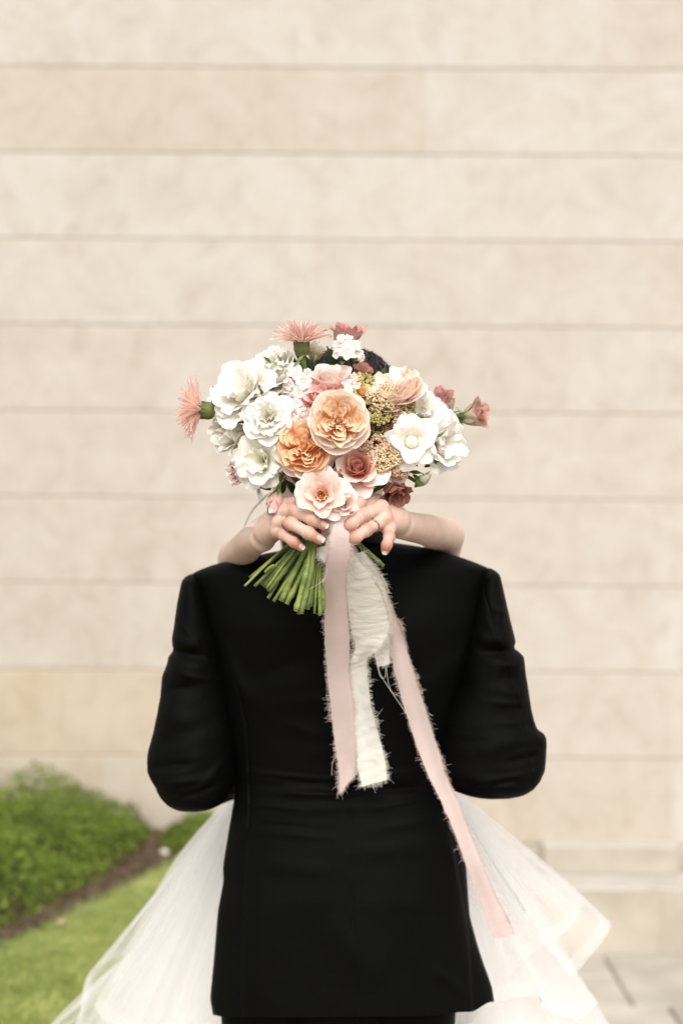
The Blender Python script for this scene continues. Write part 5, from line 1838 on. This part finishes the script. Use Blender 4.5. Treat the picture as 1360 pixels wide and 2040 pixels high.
# dark leaves deep between the blooms
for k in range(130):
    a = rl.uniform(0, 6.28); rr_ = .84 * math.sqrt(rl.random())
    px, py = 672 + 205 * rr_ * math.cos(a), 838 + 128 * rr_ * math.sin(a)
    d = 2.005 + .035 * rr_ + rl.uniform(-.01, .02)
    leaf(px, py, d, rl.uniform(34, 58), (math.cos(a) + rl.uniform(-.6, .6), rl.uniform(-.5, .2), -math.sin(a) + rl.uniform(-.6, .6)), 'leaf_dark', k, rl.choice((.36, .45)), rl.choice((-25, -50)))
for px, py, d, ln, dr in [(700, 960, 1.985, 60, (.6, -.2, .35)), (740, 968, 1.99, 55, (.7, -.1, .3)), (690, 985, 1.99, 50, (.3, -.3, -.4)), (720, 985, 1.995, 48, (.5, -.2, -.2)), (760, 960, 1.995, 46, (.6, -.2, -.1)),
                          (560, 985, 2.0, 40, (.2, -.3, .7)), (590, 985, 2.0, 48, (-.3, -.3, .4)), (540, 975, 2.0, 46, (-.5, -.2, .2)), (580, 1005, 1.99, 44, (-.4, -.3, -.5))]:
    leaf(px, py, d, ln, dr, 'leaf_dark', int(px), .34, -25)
for px, py, d, ln, dr, mt in [(845, 930, 1.99, 40, (.6, -.3, .25), 'leaf'), (822, 945, 1.99, 34, (.5, -.3, -.5), 'leaf'), (815, 940, 1.985, 30, (.8, -.3, -.1), 'leaf'), (470, 938, 2.0, 20, (-.5, -.3, .6), 'leaf'),
                              (905, 830, 2.03, 34, (.7, -.2, .15), 'leaf'), (560, 720, 1.985, 22, (-.3, -.5, .5), 'sage'), (568, 722, 1.98, 24, (.0, -.5, .8), 'sage'), (576, 724, 1.978, 26, (.3, -.5, .7), 'sage'),
                              (584, 730, 1.978, 24, (.6, -.5, .3), 'sage'), (566, 732, 1.98, 22, (-.6, -.5, .1), 'sage'), (590, 722, 1.98, 24, (.7, -.5, .6), 'sage'), (572, 738, 1.976, 20, (-.1, -.6, -.3), 'sage'), (552, 726, 1.985, 18, (-.8, -.4, .3), 'sage'),
                              (525, 790, 1.968, 26, (-.4, -.5, .8), 'leaf'), (524, 792, 1.967, 28, (-.9, -.4, -.2), 'leaf'), (526, 793, 1.967, 22, (.5, -.5, -.4), 'leaf'), (540, 722, 1.985, 24, (-.8, -.4, .5), 'leaf')]:
    leaf(px, py, d, ln, dr, mt, int(px + py), .30, -25)

# thin stems of the outlying blooms
stem_part([P(918, 832, 2.03), P(900, 828, 2.03), P(860, 850, 2.04), P(790, 900, 2.04)], .0026, .003)
stem_part([P(885, 826, 2.03), P(880, 850, 2.04), P(800, 910, 2.04)], .0024, .003)
stem_part([P(836, 966, 1.997), P(826, 958, 2.0), P(800, 950, 2.005), P(740, 980, 2.0)], .0024, .003)
stem_part([P(556, 985, 1.985), P(556, 968, 1.98), P(562, 948, 1.985), P(580, 930, 2.0)], .003, .0028)
stem_part([P(603, 706, 2.003), P(606, 730, 2.01), P(612, 780, 2.02)], .0034, .0034)

# bundle of stems through the binding -----------------------------------------
stems = [(487, 1168, 1.985), (498, 1152, 1.99), (507, 1168, 1.992), (534, 1192, 1.985), (545, 1198, 1.972), (560, 1197, 1.965), (571, 1203, 1.962), (556, 1180, 1.99), (590, 1217, 1.950), (600, 1222, 1.947), (594, 1224, 1.965),
         (612, 1213, 1.970), (620, 1208, 1.975), (626, 1222, 1.965), (637, 1226, 1.962), (642, 1215, 1.985), (582, 1190, 1.985), (606, 1200, 1.985), (628, 1205, 1.99), (540, 1175, 2.0), (568, 1188, 2.0),
         (660, 1185, 2.05), (672, 1180, 2.055), (655, 1175, 2.06), (690, 1170, 2.055), (706, 1155, 2.045), (722, 1132, 2.015), (738, 1138, 2.01), (764, 1128, 1.99), (712, 1145, 2.05)]
rs = random.Random(12)
for _ in range(16):        # thinner stems deeper in the bundle
    u_ = rs.random()
    stems.append((520 + 118 * u_ + rs.uniform(-4, 4), 1172 + 42 * u_ + rs.uniform(-14, 10), rs.uniform(1.975, 2.01)))
for k, (bx_, by_, bd) in enumerate(stems):
    bend = P(645 + (bx_ - 630) * .20 + rs.uniform(-4, 4), 1054 + rs.uniform(-6, 6), 1.985 + (bd - 1.97) * .45 + rs.uniform(-.006, .008))
    top = P(668 - (bx_ - 630) * .55 + rs.uniform(-14, 14), 952 + rs.uniform(-10, 10), 2.005 + rs.uniform(-.01, .015))
    bot = P(bx_, by_, bd)
    c = catmull([top, bend, bend * .5 + bot * .5 + np.array([rs.uniform(-.004, .004), 0, rs.uniform(-.003, .003)]), bot], 26)
    r0 = rs.choice([.0016, .0020, .0025, .0030, .0035]) if k not in (8, 5, 15) else .0042
    rad_ = np.full(26, r0) * (1 + .06 * np.sin(np.linspace(0, 9, 26) + k))
    for _ in range(2):
        i = rs.randrange(12, 25)
        rad_[i] *= 1.32      # node
    v_, f_ = tube_geo(c, rad_, 9)
    fm = [0] * len(f_); fm[-1] = 1
    mesh_obj('stem', v_, f_, [M['stem'], M['stem_cut']], bq, fmat=fm)
# a side shoot on the outermost stem
stem_part([P(528, 1140, 1.987), P(538, 1130, 1.983), P(547, 1126, 1.982)], .0022, .0020)
# binding: cream gauze wound round the stems
t = np.linspace(0, 2 * PI * 3, 120)
wrap = []
for zz in np.linspace(-.022, .022, 10):
    a = np.linspace(0, 2 * PI, 40, endpoint=False)
    rr_ = .0245 + .0012 * np.sin(a * 3 + zz * 300) + .004 * (zz / .022) ** 2
    wrap.append(np.stack([BIND[0] + rr_ * 1.15 * np.cos(a), BIND[1] + .002 + rr_ * np.sin(a) * .92, BIND[2] + .006 + zz + .003 * np.sin(a)], -1))
mesh_obj('binding', np.array(wrap).reshape(-1, 3), grid_faces(10, 40, True), M['cream'], bq)


# ================================================================== RIBBONS
def ribbon(name, label, edge, mat, fray, seed, n=140, m=14, sides=(1, 1), end=True, wav=.002, fr=(.0022, .0058), folds=None):
    """edge rows: (left px, left py, right px, right py, distance left, distance right)."""
    e_ = np.array(edge, float)
    l_ = catmull(np.stack([e_[:, 0], e_[:, 1], e_[:, 4]], -1), n)
    r__ = catmull(np.stack([e_[:, 2], e_[:, 3], e_[:, 5]], -1), n)
    a, b = P(l_[:, 0], l_[:, 1], l_[:, 2]), P(r__[:, 0], r__[:, 1], r__[:, 2])
    g = np.random.default_rng(seed)
    jit = (np.convolve(g.normal(size=n), [.25, .5, .25], 'same') * .0006)[:, None]
    ax = b - a; ax /= np.linalg.norm(ax, axis=1)[:, None] + 1e-9
    a = a + ax * jit; b = b - ax * jit[::-1]
    u = np.linspace(0, 1, m)[None, :, None]
    s = a[:, None] * (1 - u) + b[:, None] * u
    tn = np.gradient((a + b) / 2, axis=0); tn /= np.linalg.norm(tn, axis=1)[:, None]
    nr = np.cross(ax, tn)
    nr[nr[:, 1] > 0] *= -1
    tt = np.linspace(0, 1, n)
    bow = wav * (np.sin(u[..., 0] * PI) * np.sin(tt * 11 + seed)[:, None] + .6 * np.sin(u[..., 0] * 2 * PI + tt[:, None] * 7 + seed))
    bow = bow + .0003 * np.sin(tt[:, None] * 160 + 2 * u[..., 0] + 3 * np.sin(tt[:, None] * 31)) * (1 if 'cream' in mat else .15)
    s = s + nr[:, None] * bow[..., None]
    o = mesh_obj(name, s.reshape(-1, 3), grid_faces(n, m), M[mat], None, uvs=grid_uv(n, m))
    tag(o, label, 'ribbon')
    # frayed edges: short loose threads standing off the cut edges
    geos = []
    rr = random.Random(seed)

    def threads(line, out, cnt, lo_, hi_):
        for _ in range(cnt):
            i = rr.uniform(0, len(line) - 1.001); k = int(i)
            q = line[k] * (1 - i + k) + line[k + 1] * (i - k)
            od = out[k]
            td = line[k + 1] - line[k]; td = td / (np.linalg.norm(td) + 1e-9)
            cl = .55 + .45 * math.sin(i * .31 + seed) * math.sin(i * .113 + 2 * seed)
            if rr.random() > .35 + cl * .7:
                continue
            ln = rr.uniform(lo_, hi_) * (.55 + cl) * (1 if rr.random() < .93 else 2.2)
            dv = od + td * rr.uniform(-.7, .7) + nr[min(k, n - 1)] * rr.uniform(-.5, .7)
            dv /= np.linalg.norm(dv)
            c2 = dv + np.array([rr.uniform(-.6, .6), rr.uniform(-.4, .4), rr.uniform(-.7, .3)])
            p1 = q + dv * ln * .5; p2 = p1 + c2 / np.linalg.norm(c2) * ln * .5
            geos.append(tube_geo(np.array([q - od * .001, p1, p2]), [.00018, .00016, .00009], 3, cap=False))
    length = np.linalg.norm(np.diff(a, axis=0), axis=1).sum()
    if sides[0]: threads(s[:, 0], -ax, int(length * 3000 * sides[0]), *fr)
    if sides[1]: threads(s[:, -1], ax, int(length * 3000 * sides[1]), *fr)
    if end: threads(s[-1], np.repeat(tn[-1:], m, 0), int(np.linalg.norm(b[-1] - a[-1]) * 2200), fr[0], fr[1])
    # a thread woven along the very edge
    for side, od in ((0, -ax), (-1, ax)):
        geos.append(tube_geo(s[:, side] + od * .0003, .0003, 4, cap=False))
    v_, f_ = merge(geos)
    fo = mesh_obj('frayed_edge', v_, f_, M[fray], o)
    fo['kind'] = 'stuff'
    return o


def thread(parent, pts, mat, rr_=.00028):
    c = catmull([P(*q) for q in pts], 24)
    v_, f_ = tube_geo(c, rr_, 4)
    return mesh_obj('loose_thread', v_, f_, M[mat], parent)


rb1 = ribbon('ribbon', 'wide blush ribbon hanging straight down the back from the bouquet', [
    (668, 1022, 684, 1022, 1.944, 1.944), (665, 1042, 688, 1044, 1.936, 1.938), (659, 1064, 695, 1066, 1.932, 1.935), (655, 1094, 698, 1094, 1.935, 1.940), (652, 1120, 694, 1120, 1.945, 1.950), (649, 1150, 690, 1150, 1.965, 1.970), (647, 1195, 690, 1195, 2.0, 2.003),
    (648, 1275, 695, 1275, 2.05, 2.052), (653, 1341, 695, 1341, 2.085, 2.087), (660, 1412, 703, 1412, 2.11, 2.112), (668, 1482, 707, 1482, 2.13, 2.132), (675, 1529, 707, 1522, 2.14, 2.142), (678, 1580, 706, 1545, 2.145, 2.147)], 'blush', 'blush_fray', 1, sides=(1, .9))
rb2 = ribbon('ribbon', 'long cream gauze ribbon beside the wide blush one', [
    (630, 1092, 668, 1082, 1.972, 1.960), (640, 1112, 700, 1096, 1.962, 1.955), (672, 1130, 718, 1118, 1.970, 1.968), (686, 1160, 742, 1150, 1.990, 1.985), (691, 1195, 762, 1190, 2.012, 2.008), (696, 1235, 772, 1226, 2.035, 2.030), (702, 1262, 774, 1258, 2.052, 2.048),
    (708, 1288, 752, 1292, 2.068, 2.062), (700, 1316, 731, 1312, 2.082, 2.078), (697, 1345, 731, 1340, 2.096, 2.092), (701, 1412, 739, 1408, 2.118, 2.114), (707, 1482, 755, 1470, 2.135, 2.132), (713, 1530, 766, 1515, 2.142, 2.140), (722, 1567, 770, 1553, 2.146, 2.144)], 'cream', 'cream_fray', 2, sides=(.8, 1.1), fr=(.0024, .0062))
rb3 = ribbon('ribbon', 'short cream gauze ribbon end behind the long cream one', [
    (690, 1105, 722, 1098, 1.978, 1.978), (712, 1130, 748, 1132, 1.995, 1.99), (730, 1165, 766, 1168, 2.018, 2.012), (738, 1215, 774, 1208, 2.048, 2.044), (740, 1262, 775, 1258, 2.072, 2.068), (745, 1300, 775, 1296, 2.088, 2.084), (752, 1328, 775, 1322, 2.096, 2.094)], 'cream', 'cream_fray', 3, n=90, sides=(.3, 1), fr=(.0022, .0055))
rb4 = ribbon('ribbon', 'narrow long blush ribbon trailing right over the white gown', [
    (694, 1108, 716, 1112, 1.990, 1.985), (716, 1132, 752, 1142, 2.012, 2.005), (736, 1170, 766, 1172, 2.035, 2.028), (752, 1215, 776, 1205, 2.058, 2.05), (768, 1252, 797, 1250, 2.075, 2.070), (776, 1285, 806, 1282, 2.088, 2.086), (788, 1341, 824, 1341, 2.106, 2.104), (807, 1412, 846, 1412, 2.126, 2.122), (829, 1482, 868, 1482, 2.140, 2.138),
    (857, 1553, 890, 1553, 2.146, 2.150), (880, 1600, 912, 1600, 2.150, 2.156), (902, 1650, 930, 1648, 2.158, 2.164), (926, 1715, 957, 1715, 2.17, 2.176), (955, 1789, 988, 1789, 2.19, 2.196), (972, 1835, 1010, 1832, 2.20, 2.206), (985, 1868, 1023, 1860, 2.205, 2.21)], 'blush', 'blush_fray', 4, n=200, sides=(.55, 1), wav=.0016, fr=(.002, .005))
thread(rb3, [(752, 1326, 2.095), (756, 1345, 2.098), (764, 1352, 2.10), (768, 1340, 2.098), (766, 1326, 2.095)], 'cream_fray')
thread(rb3, [(750, 1322, 2.095), (760, 1348, 2.10), (782, 1382, 2.112), (800, 1408, 2.12), (819, 1436, 2.126)], 'cream_fray')
thread(rb3, [(769, 1326, 2.095), (773, 1360, 2.105), (782, 1380, 2.112), (806, 1391, 2.117)], 'cream_fray')
thread(rb1, [(671, 1506, 2.135), (664, 1514, 2.136), (661, 1530, 2.138), (661, 1545, 2.14)], 'blush_fray')
thread(rb4, [(846, 1412, 2.122), (852, 1420, 2.122), (862, 1426, 2.123)], 'blush_fray')
thread(rb2, [(611, 1176, 1.955), (630, 1166, 1.952), (648, 1150, 1.95), (652, 1120, 1.948)], 'cream_fray', .0002)
thread(rb2, [(720, 1125, 1.97), (720, 1108, 1.96), (718, 1090, 1.95)], 'cream_fray', .0002)
